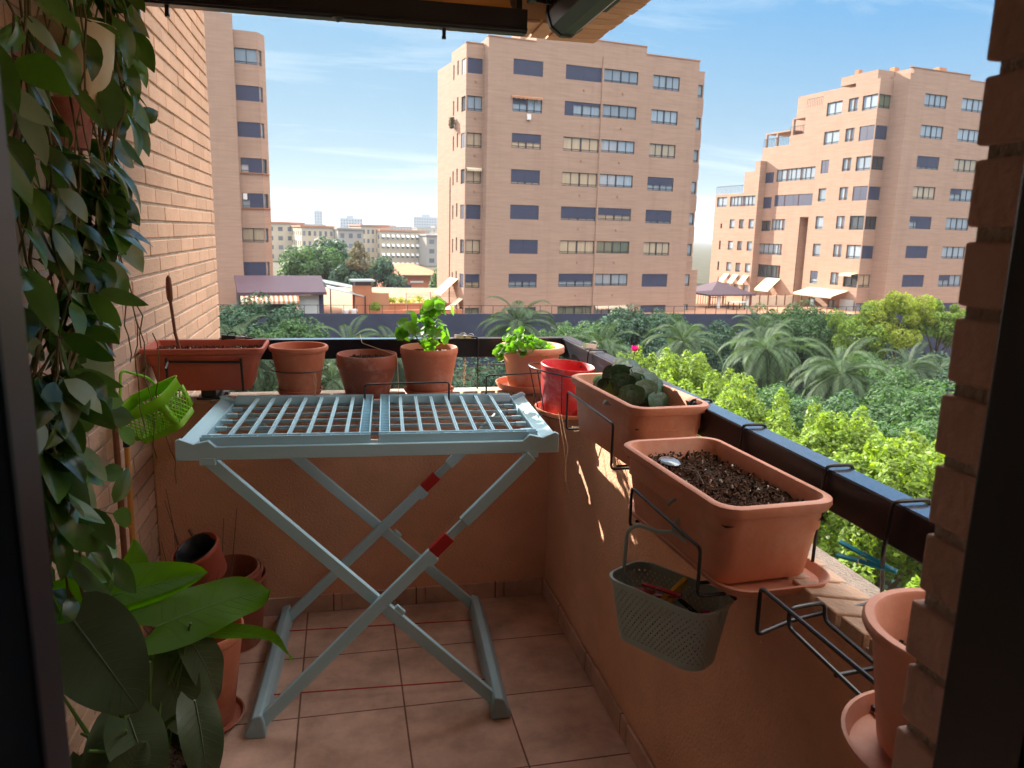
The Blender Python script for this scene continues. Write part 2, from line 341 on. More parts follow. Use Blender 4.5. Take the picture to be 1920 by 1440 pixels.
# side wall of the neighbouring block: every brick is modelled
def brick_face(mb, fn, a0, a1, z0, z1, bl=.283, depth=.06, stick=.0045, off=0.0, jt=.009):
    k0 = math.floor((z0-1.443)/CH)
    k = k0
    while 1.443+k*CH < z1:
        zb = 1.443+k*CH+jt*.6; zt = zb+CH-jt*1.2
        a = a0-((k % 2)*.5*bl+off) % bl
        while a < a1:
            b0, b1 = max(a+jt*.35, a0), min(a+bl-jt*.35, a1)
            if b1-b0 > .02:
                j = random.uniform(-.0012, .0012)
                P = [fn(b0, zb, -depth), fn(b1, zb, -depth), fn(b1, zt, -depth), fn(b0, zt, -depth),
                     fn(b0, zb, stick+j), fn(b1, zb, stick+j), fn(b1, zt, stick+j), fn(b0, zt, stick+j)]
                mb.add(P, [(0,3,2,1),(4,5,6,7),(0,1,5,4),(1,2,6,5),(2,3,7,6),(3,0,4,7)])
            a += bl
        k += 1
t = thing('brick_wall', 'tall salmon brick side wall on the left that runs out past the balcony', 'wall', (XL, .54, -.6), world=True)
bk = MB(); brick_face(bk, lambda a, z, d: (XL-.008+d, a, z), .50, 4.572, -.2, 4.4, off=.125)
bk.build('bricks', 'brick', t, bevel=.0022, seg=1)
MB().box(XL-.22, XL-.010, .50, 4.56, -.3, 4.4).build('mortar_bed', 'mortar', t)
# neighbouring block and own building around the balcony
o = MB(); o.box(-13, XL-.225, -8, 4.55, -9, 15); o.box(XL-.226, XL-.012, .5, 4.55, -9, -.31); o.box(XL-.226, XL-.012, .5, 4.55, 4.41, 15)
tag(o.build('apartment_block', 'facade'), 'salmon brick block of the neighbouring flat behind the brick side wall', 'building')
o = MB(); o.box(XL-.01, 1.02, -8, .49, -9, -.23); o.box(XL-.01, 1.02, -8, .49, 2.76, 15); o.box(1.11, 4.5, -8, -.6, -9, 15); o.box(XL, .99, .5, 3.0, -1.1, -.225)
tag(o.build('home_building', 'facade'), 'brick block whose balcony the picture is taken from', 'building')
for i, (x0, x1, y1, h, lab) in enumerate([(-75, -14, -14, 20, 'long brick block added unseen behind the viewer to the left to bounce sunlight'), (6, 34, -16, 22, 'brick block added unseen behind the viewer to the right to bounce sunlight'), (40, 85, -10, 20, 'further brick block added unseen behind the viewer to the far right to bounce sunlight')]):
    o = MB(); o.box(x0, x1, y1-12, y1, -9.4, h)  # added unseen blocks, bouncing sunlight onto the shaded facades
    for k in range(int((x1-x0)/4)):
        for j in range(8): a = x0+1+k*4; o.box(a, a+2.4, y1+.01, y1+.35, -7.6+j*2.9, -6.4+j*2.9)
    tag(o.build('apartment_block', 'facade'), lab, 'building')
# brick pillar at the right of the door
t = thing('brick_pillar', 'dark reddish brick pillar close by at the right edge', 'pillar', (.75, .4, 0), world=True)
PX, PY = .505, .545
bk = MB()
k = -23
while 1.443+k*CH < 2.45:
    zb = 1.443+k*CH+.0060; zt = zb+CH-.0112+random.uniform(-.0018, .0012); j = random.uniform(-.0025, .002)
    if k % 2: rows = [(PX+j, PX+.135), (PX+.145, PX+.40), (PX+.41, 1.0)]
    else: rows = [(PX+j, PX+.26), (PX+.27, 1.0)]
    for q, (a, b) in enumerate(rows): bk.box(a, b, .44 if q == 0 else .47, PY+random.uniform(-.004, .002), max(zb, 0), zt)
    bk.box(PX+j, PX+.3, .22, .43, max(zb, 0), zt)
    k += 1
bk.build('bricks', 'brick_pillar', t, bevel=.0028, seg=2)
MB().box(PX+.0055, .985, .21, PY-.007, 0, 2.45).build('mortar_bed', 'mortar', t)
# sliding door at the left: dark stile seen edge-on, its glass beyond
t = thing('sliding_door', 'dark sliding glass door leaf, its blurred stile at the left edge', 'door', (-.4, .44, 0), world=True)
f = MB(); f.box(-.232, -.182, .455, .495, .06, 2.4); f.box(-.68, -.63, .455, .495, .06, 2.4); f.box(-.63, -.232, .456, .494, .06, .12); f.box(-.63, -.232, .456, .494, 2.34, 2.4)
f.build('door_frame', 'frame_dark', t, bevel=.003)
gm = bpy.data.materials.new('clear_glass'); gm.use_nodes = True; _t = gm.node_tree; _b = _t.nodes['Principled BSDF']
_g = N('ShaderNodeBsdfGlossy', _t, Roughness=.02); _tr = N('ShaderNodeBsdfTransparent', _t); _m = N('ShaderNodeMixShader', _t); _m.inputs[0].default_value = .07
_t.links.new(_tr.outputs[0], _m.inputs[1]); _t.links.new(_g.outputs[0], _m.inputs[2]); _t.links.new(_m.outputs[0], _t.nodes['Material Output'].inputs[0]); MC['clear_glass'] = gm
MB().box(-.628, -.234, .472, .478, .122, 2.338).build('glass_pane', 'clear_glass', t)
t = thing('curtain', 'white curtain added unseen behind the sliding door glass to bounce light', 'curtain', (-.45, .36, 0), world=True)
c_ = MB(); n_ = 60; vs_ = []  # cloth added as a reflector to brighten surfaces facing the door
for i in range(n_+1): x_ = -.69+.46*i/n_; y_ = .36+.018*math.sin(i*.9); vs_ += [(x_, y_, .03), (x_, y_+.004*math.sin(i), 2.38)]
c_.add(vs_, [(2*i, 2*i+2, 2*i+3, 2*i+1) for i in range(n_)]); c_.build('bounce_cloth', 'white_paint', t, smooth=True, solid=.002)
t = thing('door_jamb', 'black aluminium door jamb standing against the brick pillar', 'door frame', (.55, .4, 0), world=True)
f = MB(); f.box(.488, .5045, .36, .482, 0, 2.45); f.box(.505, .56, .10, .205, 0, 2.45); f.box(.492, .5045, .12, .355, 0, 2.45)
f.build('jamb_profile', 'frame_dark', t, bevel=.003)
MB().box(.482, .4875, .40, .412, 0, 2.45).build('brush_seal', 'black_metal', t)

# parapets: stucco walls, brick coping, skirting
def parapet(name, label, body, cap_fn, n, skirt, gap):
    t = thing(name, label, 'parapet wall', (.1, 2.5, 0), world=True)
    b = MB()
    for bx in body: b.box(*bx)
    b.build('stucco_wall', 'stucco', t)
    c = MB()
    for i in range(n): cap_fn(c, i)
    c.build('brick_coping', 'brick_cap', t, bevel=.002, seg=1)
    s = MB()
    for bx in skirt: s.box(*bx)
    s.build('skirting', 'floor_tile', t, bevel=.002, seg=1)
    g = MB()
    for bx in gap: g.box(*bx)
    g.build('mortar_bed', 'mortar', t)
ZT = .858
def cap_back(c, i):
    x = XL+.012+i*.0705
    j = random.uniform(-.001, .001); x0, x1 = x, x+.058
    if x1 > .80: return
    vs = [(x0, 2.862+j, ZT+.004), (x1, 2.862+j, ZT+.004), (x1, 3.068, ZT-.035), (x0, 3.068, ZT-.035), (x0, 2.862+j, ZT+.030+j), (x1, 2.862+j, ZT+.030+j), (x1, 3.068, ZT-.006+j), (x0, 3.068, ZT-.006+j)]
    c.add(vs, [(0,3,2,1),(4,5,6,7),(0,1,5,4),(1,2,6,5),(2,3,7,6),(3,0,4,7)])
def cap_right(c, i):
    y = .60+i*.0705; j = random.uniform(-.001, .001); y0, y1 = y, y+.058
    if y1 > 3.06: return
    vs = [(.798+j, y0, ZT+.004), (.988, y0, ZT-.035), (.988, y1, ZT-.035), (.798+j, y1, ZT+.004), (.798+j, y0, ZT+.030+j), (.988, y0, ZT-.006+j), (.988, y1, ZT-.006+j), (.798+j, y1, ZT+.030+j)]
    c.add(vs, [(0,3,2,1),(4,5,6,7),(0,1,5,4),(1,2,6,5),(2,3,7,6),(3,0,4,7)])
sk = []; x = XL
while x < XR-.02:
    sk.append((x+.001, min(x+.329, XR-.012), YB-.011, YB-.0005, .001, .073)); x += .331
parapet('back_parapet', 'terracotta stuccoed parapet at the far end behind the drying rack', [(XL, XR+.001, YB, 3.05, 0, ZT)], cap_back, 22, sk, [(XL+.002, .80, 2.869, 3.05, ZT+.0005, ZT+.005), (XL, .81, 3.02, 3.052, -.22, ZT-.03)])
sk = []; y = .56
while y < YB-.02:
    sk.append((XR-.011, XR-.0005, y+.001, min(y+.329, YB-.012), .001, .073)); y += .331
parapet('side_parapet', 'terracotta stuccoed parapet along the right with pots hung on it', [(XR+.0015, .97, .55, 3.05, 0, ZT)], cap_right, 35, sk, [(.806, .97, .56, 3.04, ZT+.0005, ZT+.005)])
# railing
t = thing('railing', 'black square-section metal handrail on short posts above the brick coping', 'railing', (.9, 2.9, ZT), world=True)
b = MB(); b.box(XL+.002, .886, 2.99, 3.038, 1.0, 1.075); b.box(.8865, .936, .56, 3.0385, 1.0, 1.075)
b.build('handrail', 'rail_metal', t, bevel=.003)
b = MB(); b.box(XL+.004, .8865, 2.992, 3.036, 1.0752, 1.0765); b.box(.8885, .934, .562, 3.0365, 1.0752, 1.0768); b.build('rail_sky_sheen', 'rail_sheen_blue', t)  # thin sheet added on the rail, sky sheen put into its colour
for (x, y) in [(-.475, 3.014), (.86, 3.014), (.911, .75), (.911, 1.9)]:
    p = MB(); p.box(x-.014, x+.014, y-.014, y+.014, ZT+.02, .9995); p.box(x-.04, x+.04, y-.03, y+.03, ZT-.002, ZT+.0195); p.build('post', 'rail_metal', t, bevel=.002, seg=1)
# lintel overhead and its brick soffit
t = thing('brick_lintel', 'ochre brick lintel overhead along the outer edge of the balcony roof', 'lintel', (.1, 2.96, 2.25), world=True)
b = MB(); b.box(-.68, .80, 2.872, 3.07, 2.262, 2.76); b.box(.802, .985, .56, 3.07, 2.262, 2.76); b.build('lintel_beam', 'ceiling_plaster', t)
b = MB()
for i in range(21): x = XL+.012+i*.0705; b.box(x, x+.060, 2.870, 3.085, 2.250, 2.261)
for i in range(36): y = .57+i*.0705; b.box(.800+(.0 if i % 2 else .004), .996+(.004 if i % 3 else 0), y, y+.060, 2.250, 2.261)
b.build('soffit_bricks', 'brick', t, bevel=.002, seg=1)
# awnings rolled in overhead
def awning(name, label, ax, s0, s1, w):
    """s: position along the bar; w: across, from the bar (0) towards the wall"""
    t = thing(name, label, 'awning', tuple(ax(s0, 0, 2.2)), world=True)
    def bx(mb, a0, a1, c0, c1, z0, z1):
        p, q = ax(a0, c0, z0), ax(a1, c1, z1); mb.box(min(p[0], q[0]), max(p[0], q[0]), min(p[1], q[1]), max(p[1], q[1]), z0, z1)
    b = MB(); bx(b, s0, s1, 0, .045, 2.168, 2.246); bx(b, s0, s1, -.006, -.0005, 2.174, 2.186); b.build('front_bar', 'black_metal', t, bevel=.006)
    r = MB(); r.tube([ax(s0+.01, .10, 2.345), ax(s1-.06, .10, 2.345)], .052, 20); r.build('fabric_roll', 'awning_fabric', t, smooth=True)
    v = MB(); v.add([ax(s0+.01, .03, 2.249), ax(s1-.05, .03, 2.249), ax(s1-.06, .062, 2.31), ax(s0+.01, .062, 2.31)], [(0, 1, 2, 3)]); v.build('fabric_flap', 'awning_fabric', t)
    for s in (s1-.03,):
        c = MB(); c.tube([ax(s, .10, 2.345), ax(s+.02, .10, 2.345)], .066, 22); bx(c, s, s+.02, .0455, .12, 2.20, 2.29); c.build('end_bracket', 'black_metal', t, smooth=True)
    for s in (s0+.16, s0+(s1-s0)*.78):
        c = MB(); bx(c, s, s+.011, .008, .022, 2.140, 2.1675); c.tube([ax(s+.0055, .015, 2.142), ax(s+.0055, .015, 2.134)], .0075, 10); c.build('bolt', 'black_metal', t, smooth=True)
    c = MB(); c.tube([ax(s0+(s1-s0)*.52, .008, 2.171), ax(s0+(s1-s0)*.52, .008, 2.158)], [.022, .004], 14); c.build('drain_plug', 'black_metal', t, smooth=True)
awning('far_awning', 'rolled-in awning with a long black front bar along the far side', lambda s, a, z: Vector((s, 2.70+a, z)), -.685, .632, 0)
# the side awning: a cassette with rounded lower shell
t = thing('side_awning', 'black awning cassette overhead running along the right side', 'awning', (.8, 2.0, 2.2), world=True)
sh = MB(); prof = [(.74, 2.29), (.735, 2.235), (.75, 2.19), (.785, 2.165), (.825, 2.165), (.86, 2.19), (.872, 2.24), (.868, 2.29)]
sh.prism(prof, lambda a, b, d: (a-.02, d, b+.02), .7, 2.74); sh.build('cassette', 'black_metal', t, fix=True, bevel=.003)
MB().box(.862, .880, .7, 2.60, 2.23, 2.262).build('guide_rail', 'rail_metal', t, bevel=.003)
c = MB(); c.prism([(p[0]*1.06-.0488, p[1]*1.06-.1344) for p in prof], lambda a, b, d: (a-.02, d, b+.02), 2.741, 2.768); c.build('end_cap', 'black_metal', t, fix=True, bevel=.004)
MB().tube([(.66, 2.1, 2.36), (.66, 2.82, 2.36)], .05, 20).build('fabric_roll', 'awning_fabric', t, smooth=True)
a = MB(); a.bar((.66, 2.80, 2.33), (.70, 2.66, 2.28), .03, .05); a.bar((.645, 2.70, 2.4), (.645, 2.70, 2.27), .025, .05, up=(0, 1, 0)); a.build('folding_arm', 'black_metal', t, bevel=.004)

# ================================================================== POTS
def pot_prof(rr, rb, h, lip=.022, lw=.008, th=.004, soil=None, belt=None):
    p = [(rb*.96, 0), (rb, .004)]
    zz = h-lip
    ru = rr-lw
    if belt: zb, wb = belt; t = (zb)/(zz); p += [(rb+(ru-wb-rb)*t, zb), (rb+(ru-rb)*t, zb+.004)]
    p += [(ru, zz-.002), (rr-.002, zz+.001), (rr, zz+.005), (rr, h-.004), (rr-.003, h), (rr-lw-.001, h), (rr-lw-.004, h-.004)]
    s = soil if soil is not None else .006
    t = s/h; ri = rb+(ru-rb)*t-th
    p += [(ri, s), (0.0005, s)]
    return p
def soil_disk(r, z, c, n=22, amp=.006, ell=1):
    m = MB(); vs = [(c[0], c[1], c[2]+z+amp)]; fs = []
    K = 28
    for i in range(1, n//2+1):
        for k in range(K):
            a = 2*math.pi*k/K; rr = r*i/(n//2)
            vs.append((c[0]+rr*math.cos(a), c[1]+rr*math.sin(a)*ell, c[2]+z+random.uniform(-amp, amp)))
    for k in range(K): fs.append((0, 1+k, 1+(k+1) % K))
    for i in range(n//2-1):
        for k in range(K): fs.append((1+i*K+k, 1+(i+1)*K+k, 1+(i+1)*K+(k+1) % K, 1+i*K+(k+1) % K))
    return m.add(vs, fs)
def bits(m, fn, n, s0=.002, s1=.006):
    for _ in range(n):
        c = Vector(fn()); M = Euler((random.uniform(0, 3), random.uniform(0, 3), random.uniform(0, 3))).to_matrix()
        m.obox(c, (random.uniform(s0, s1)*1.7, random.uniform(s0, s1), random.uniform(s0, s1)*.7), M)
def pot(label, c, rr, rb, h, m='terracotta', soil=.75, lip=.022, lw=.008, belt=None, group=None, tilt=None, parts=True, name='flower_pot', flecks=0, sm='soil'):
    t = thing(name, label, 'flower pot', tuple(c), group=group)
    MB().lathe(pot_prof(rr, rb, h, lip, lw, belt=belt), n=48).build('pot_body', m, t, smooth=True)
    if soil:
        rs = rb+(rr-lw-rb)*soil-.005
        s = soil_disk(rs, h*soil, (0, 0, 0)); bits(s, lambda: (lambda a, q: (q*math.cos(a), q*math.sin(a), h*soil+.004))(random.uniform(0, 6.28), rs*.95*math.sqrt(random.random())), 160)
        o = s.build('soil', sm, t)
        if flecks:
            s = MB(); bits(s, lambda: (rs*random.uniform(.2, .85), -rs*random.uniform(-.2, .55), h*soil+.007), flecks, .003, .006); tag(s.build('perlite', 'perlite', t), kind='stuff')
    if tilt: t.rotation_euler = tilt
    return t
def saucer(label, c, r, h=.022, m='terracotta', tilt=None, group=None):
    o = MB().lathe([(r*.86, 0), (r*.9, .003), (r, h-.003), (r, h), (r-.005, h), (r-.012, .006), (.0005, .005)], n=48).build('plant_saucer', m, smooth=True)
    o.location = c; tag(o, label, 'saucer', group)
    if tilt: o.rotation_euler = tilt
    return o
pot('empty round red-brown pot between the long trough and the soil-filled pot', (-.165, 2.875, .895), .107, .072, .177, 'terracotta', soil=0, lip=.018, lw=.010, belt=(.085, .002))
saucer('red-brown saucer under the empty round pot', (-.165, 2.875, .889), .083)
pot('weathered pot of dry brown soil with a string tied across its rim', (.083, 2.87, .868), .113, .078, .172, 'terracotta_dark', soil=.86, lip=.05, lw=.004, belt=(.075, .002))
saucer('red-brown saucer under the weathered pot of dry soil', (.083, 2.87, .8625), .092, .02)
pot('red-brown pot holding the upright green geranium', (.318, 2.875, .887), .110, .083, .176, 'terracotta', soil=.85, lip=.028, lw=.003, flecks=60)
saucer('red-brown saucer under the upright green geranium', (.318, 2.875, .8815), .098, .02)
pot('wide terracotta pot holding the bushy geranium in the far corner', (.726, 2.885, .892), .131, .088, .172, 'planter_tan', soil=.86, lip=.026, lw=.018, belt=(.06, .004))
saucer('large terracotta saucer under the bushy geranium in the corner', (.720, 2.90, .8865), .132, .028, 'planter_tan')
pot('scarlet painted flower pot with flaking paint in a wire ring', (.765, 2.555, .872), .098, .078, .172, 'pot_scarlet', soil=0, lip=.01, lw=.003, tilt=(R(3), R(4), 0))
saucer('orange saucer under the scarlet painted pot', (.765, 2.553, .864), .103, .02, 'planter_tan', tilt=(R(3), R(4), 0))
pot('terracotta pot half hidden behind the brick pillar', (.715, .685, .885), .113, .080, .165, 'planter_tan', soil=.6, lip=.014, lw=.012)
saucer('terracotta saucer half hidden behind the brick pillar', (.715, .68, .866), .125, .03, 'planter_tan')
# long planters
def trough(label, c, hx, hy, h, m, rz=0, taper=.86, soil=.7, rim=.014, tilt=None, cr=.045):
    t = thing('planter_box', label, 'planter', tuple(c), rz)
    b = taper
    pf = [(0, hx*b*.97, hy*(b+.03)*.98, cr*.7), (.004, hx*b, hy*(b+.03), cr*.72)]
    pf += [(h*.60, hx*(b+(1-b)*.42), hy*(b+.03+(1-b)*.35), cr*.85), (h*.61, hx*(b+(1-b)*.42)+.004, hy*(b+.03+(1-b)*.35)+.004, cr*.9)]
    pf += [(h-.026, hx-.012, hy-.012, cr), (h-.022, hx-.004, hy-.004, cr), (h-.012, hx, hy, cr), (h-.003, hx-.001, hy-.001, cr), (h, hx-.005, hy-.005, cr), (h-.001, hx-rim, hy-rim, cr-.006), (h-.012, hx-rim-.004, hy-rim-.004, cr-.008)]
    zi = .02; pf += [(zi, hx*b-.006, hy*b-.006, cr*.6)]
    MB().rrect(pf).build('planter_body', m, t, smooth=True)
    zs = h*soil; sx = hx*(b+(1-b)*soil)-.012; sy = hy*(b+(1-b)*soil)-.008
    s = MB(); nx, ny = 16, 34; vs = []; fs = []
    for i in range(nx+1):
        for j in range(ny+1):
            u = -1+2*i/nx; v = -1+2*j/ny; vs.append((u*sx, v*sy, zs+random.uniform(-.0035, .0035)+.006*math.sin(u*3+v*4)))
    for i in range(nx):
        for j in range(ny): k = i*(ny+1)+j; fs.append((k, k+ny+1, k+ny+2, k+1))
    s.add(vs, fs); s.build('soil', 'soil', t)
    q = MB(); bits(q, lambda: (random.uniform(-1, 1)*sx*.96, random.uniform(-1, 1)*sy*.97, zs+.006+random.uniform(-.003, .006)), 900, .0015, .0055); tag(q.build('bark_chips', 'soil_bit', t), kind='stuff')
    q = MB(); bits(q, lambda: (random.uniform(-1, 1)*sx*.9, random.uniform(-1, 1)*sy*.9, zs+.010), 22, .002, .005); tag(q.build('perlite', 'perlite', t), kind='stuff')
    if tilt: t.rotation_euler = (*tilt, rz)
    return t, zs
def tray(label, c, hx, hy, m, rz=0, h=.02):
    o = MB().rrect([(0, hx-.012, hy-.012, .05), (.004, hx-.008, hy-.008, .052), (h-.002, hx, hy, .06), (h, hx-.002, hy-.002, .06), (h-.001, hx-.005, hy-.005, .058), (.006, hx-.016, hy-.016, .05)]).build('planter_tray', m, smooth=True)
    o.location = c; o.rotation_euler = (0, 0, rz); tag(o, label, 'planter tray')
P3, zs3 = trough('largest terracotta trough with bare dark soil, nearest to the door', (.735, 1.345, .884), .122, .226, .160, 'planter_tan', rz=R(3.5), taper=.80, soil=.76)
tray('long terracotta tray under the nearest trough', (.752, 1.350, .872), .118, .240, 'planter_tan', R(3))
P2, zs2 = trough('terracotta trough holding the pink-flowered cyclamen', (.784, 1.930, .918), .113, .236, .168, 'planter_tan', rz=R(4), taper=.80, soil=.66)
P1, zs1 = trough('red-brown trough against the left brick wall with a stake stuck in it', (-.482, 2.875, .925), .118, .205, .155, 'planter_red', rz=R(90), taper=.72, soil=.80, rim=.010, cr=.022)
# bent leaf lying on the nearest trough's soil and a dead stalk
o = MB(); o.lathe([(.022, 0), (.019, .003), (.0005, .004)], c=(.690, 1.475, .884+zs3+.012), n=20, ell=1.5)
tag(o.build('fallen_leaf', 'pane_light', smooth=True), 'pale round leaf lying on the soil of the nearest trough', 'leaf')
o = MB(); o.tube([(.70, 1.45, .884+zs3+.008), (.715, 1.39, .884+zs3+.014), (.70, 1.33, .884+zs3+.008)], .0011, 5)
for k in range(7): a = random.uniform(0, 6.28); o.tube([(.74, 1.47, .884+zs3+.008), (.74+.018*math.cos(a), 1.47+.018*math.sin(a), .884+zs3+.022+.01*random.random()), (.74+.03*math.cos(a), 1.47+.03*math.sin(a), .884+zs3+.012)], .0014, 5)
tag(o.build('dead_stalk', 'twig', smooth=True), 'dry brown stalk lying on the soil of the nearest trough', 'dead plant')
# stake in the far trough
t = thing('garden_stake', 'brown turned wooden stake standing in the red-brown trough', 'stake', (-.585, 2.85, 1.05), world=True)
MB().tube([(-.565, 2.84, 1.05), (-.583, 2.85, 1.12), (-.592, 2.85, 1.235)], .0055, 10).build('shaft', 'wood_dark', t, smooth=True)
MB().tube([(-.592, 2.85, 1.233), (-.593, 2.85, 1.245), (-.594, 2.85, 1.28), (-.594, 2.85, 1.315), (-.594, 2.85, 1.325)], [.006, .010, .011, .0085, .003], 14).build('handle', 'wood_dark', t, smooth=True)

# ================================================================== WIRE HOLDERS
def wires(name, label, paths, r=.0032, cat='wire holder', group=None, m='wire'):
    t = thing(name, label, cat, tuple(paths[0][2][0] if isinstance(paths[0][0], str) else paths[0][0]), group=group, world=True)
    for nm, pts in [(p[1], p[2]) if isinstance(p[0], str) else ('wire', p) for p in paths]:
        MB().tube(roundpath(pts), r, 8).build(nm, m, t, smooth=True)
    return t
def planter_holder(name, label, y0, y1, xf, zf, zb, xr=.985, hooks=(), xh=.868, ext=.055, cross=True):
    ps = [[(xf+ext, y0, zb), (xf, y0, zb), (xf, y0, zf), (xf, y1, zf), (xf, y1, zb), (xf+ext, y1, zb)]]
    for y in hooks:
        ps.append([(xf+.03, y, zb-.006), (xr-.11, y, zb-.006), (xr-.108, y, 1.0), (xr-.103, y, 1.083), (xr-.045, y, 1.083), (xr-.043, y, 1.058)])
    if cross:
        ps.append([(xf+.07, y0-.01, zb-.0065), (xf+.07, y1+.01, zb-.0065)]); ps.append([(xf+.15, y0-.01, zb-.0065), (xf+.15, y1+.01, zb-.0065)])
    t = thing(name, label, 'wire holder', ps[0][0], world=True)
    for i, p in enumerate(ps): MB().tube(roundpath(p), .0034, 8).build('front_guard' if i == 0 else ('hook' if i <= len(hooks) else 'cross_wire'), 'wire', t, smooth=True)
planter_holder('planter_holder', 'black wire holder carrying the nearest bare trough', 1.145, 1.475, .606, .962, .872, hooks=(1.205, 1.515))
planter_holder('planter_holder', 'black wire holder carrying the cyclamen trough', 1.74, 2.14, .655, 1.035, .917, hooks=(1.78,))
t = thing('planter_holder', 'empty black wire holder beside the nearest trough', 'wire holder', (.64, .85, .86), world=True)
for nm, p in [('front_guard', [(.72, 1.035, .872), (.645, 1.01, .868), (.645, 1.01, .952), (.652, .62, .950)]),
              ('cross_wire', [(.79, 1.045, .876), (.72, 1.035, .872)]), ('cross_wire', [(.72, 1.005, .915), (.693, 1.0, .915), (.693, .995, .885), (.693, .60, .872)]),
              ('cross_wire', [(.72, 1.005, .915), (.765, 1.01, .915), (.765, 1.005, .885), (.765, .60, .876)]), ('cross_wire', [(.69, .87, .878), (.80, .88, .878)]),
              ('hook', [(.80, 1.045, .872), (.93, 1.075, .872), (.873, 1.02, .985), (.872, 1.012, 1.083), (.944, 1.012, 1.083), (.946, 1.012, 1.055)])]:
    MB().tube(roundpath(p), .0036, 8).build(nm, 'wire', t, smooth=True)
# ring holder of the scarlet pot
t = thing('ring_holder', 'thin wire ring basket around the scarlet pot', 'wire holder', (.765, 2.55, .86), world=True)
rg = [Vector((.760+.122*math.cos(a), 2.55+.122*math.sin(a), 1.02-.02*math.cos(a))) for a in [2*math.pi*k/40 for k in range(40)]]
MB().tube(rg, .0028, 7, closed=True).build('ring', 'wire', t, smooth=True)
rb_ = [Vector((.763+.085*math.cos(a), 2.55+.085*math.sin(a), .861-.006*math.cos(a))) for a in [2*math.pi*k/40 for k in range(40)]]
MB().tube(rb_, .0024, 7, closed=True).build('ring', 'wire', t, smooth=True)
for k in (18, 23, 28, 33, 3): MB().tube([rg[k], rb_[k]], .0022, 6).build('wire', 'wire', t, smooth=True)
MB().tube(roundpath([(.84, 2.60, 1.025), (.872, 2.62, 1.03), (.875, 2.62, 1.083), (.945, 2.62, 1.083), (.946, 2.62, 1.05)]), .0028, 7).build('hook', 'wire', t, smooth=True)
# ring holder of the empty round pot
t = thing('ring_holder', 'thin wire ring around the empty round pot', 'wire holder', (-.165, 2.875, .99), world=True)
MB().tube([(-.165+.105*math.cos(a), 2.885+.105*math.sin(a), .985) for a in [2*math.pi*k/40 for k in range(40)]], .0022, 7, closed=True).build('ring', 'wire', t, smooth=True)
MB().tube([(-.165, 2.99, .985), (-.165, 2.985, 1.05)], .0022, 6).build('hook', 'wire', t, smooth=True)
# wire holders along the far side
wires('pot_holder', 'black wire holder in front of the two middle pots', [('x', 'front_guard', [(.068, 2.70, .885), (.068, 2.70, .955), (.372, 2.70, .958), (.372, 2.70, .885), (.372, 2.86, .885)])], .0034)
wires('pot_holder', 'black wire holder in front of the corner pot', [('x', 'front_guard', [(.515, 2.80, .893), (.515, 2.72, .905), (.515, 2.72, .976), (.73, 2.715, .984)]), ('x', 'hook', [(.527, 2.98, .872), (.527, 2.975, 1.083), (.500, 2.985, 1.083)]), ('x', 'cross_wire', [(.53, 3.05, .958), (.72, 3.05, .958)])], .003)
wires('pot_holder', 'black bracket clasping the red-brown trough by the wall', [('x', 'front_guard', [(-.598, 2.762, 1.035), (-.358, 2.762, 1.030)]), ('x', 'wire', [(-.356, 2.758, 1.045), (-.352, 2.765, .925)]), ('x', 'wire', [(-.598, 2.755, 1.05), (-.600, 2.765, .925)])], .0045)
o = MB(); o.box(-.50, -.45, 2.80, 2.90, .900, .925); o.box(-.515, -.435, 2.79, 2.90, .891, .8995)
tag(o.build('wooden_block', 'black_metal', bevel=.003), 'small black block propping up the red-brown trough', 'block')
# bits and bobs on the far rail
def clip(label, c, s=1.0, m='black_metal', g='clips and ties on the far handrail'):
    o = MB(); o.obox((c[0], c[1], c[2]+.006*s), (.030*s, .016*s, .011*s), Euler((0, .12, .3)).to_matrix()); o.tube([(c[0]+.010*s+.010*s*math.cos(q*.5), c[1], c[2]+.011*s+.007*s*math.sin(q*.5)) for q in range(13)], .0016*s, 5); o.tube([(c[0]-.02*s, c[1]+.01, c[2]+.003), (c[0]+.028*s, c[1]+.012, c[2]+.006)], .0018*s, 5)
    tag(o.build('rail_clip', m, smooth=True), label, 'clip', g)
clip('black clip on the far handrail above the red-brown trough', (-.430, 3.0, 1.076), 1.6); clip('shiny metal clip on the far handrail near the red-brown trough', (-.385, 3.0, 1.076), 1.2, 'steel')
clip('small black clip on the far handrail beside the empty pot', (-.355, 3.0, 1.076), .8); clip('dark clip on the far handrail left of the corner geranium', (.455, 3.0, 1.076), 1.3, 'steel'); clip('twisted metal tie on the far handrail by the corner geranium', (.490, 3.0, 1.076), 1.1, 'steel')
clip('metal wire tie on the side handrail beside the scarlet pot', (.905, 2.70, 1.078), 1.5, 'steel', None)
o = MB(); o.tube(roundpath([(.052, 2.99, 1.078), (.060, 2.985, 1.10), (.066, 2.9, 1.075), (.188, 2.79, 1.045), (.190, 2.775, 1.03), (.190, 2.70, .905), (.190, 2.70, .80)], .01), .0013, 5)
tag(o.build('string', 'string', smooth=True), 'pale string stretched over the rim of the weathered pot', 'string')
o = MB(); o.tube([(-.105, 2.775, .985), (-.112, 2.77, .96), (-.103, 2.77, .93), (-.108, 2.765, .905), (-.106, 2.765, .87)], .0015, 5); o.tube([(-.105, 2.775, .985), (-.100, 2.77, .95), (-.108, 2.77, .92), (-.102, 2.765, .87)], .0015, 5)
tag(o.build('string', 'string', smooth=True), 'short twisted string hanging in front of the empty round pot', 'string')
o = MB(); zz = .865
for k in range(9):
    c = Vector((.488-.0005*k, 3.06, .985-k*.0135)); ex = Vector((1, 0, 0)) if k % 2 else Vector((.25, 1, 0)).normalized()
    o.tube([c+ex*.0042*math.cos(a)+Vector((0, 0, .009))*math.sin(a) for a in [2*math.pi*q/12 for q in range(12)]], .0013, 5, closed=True)
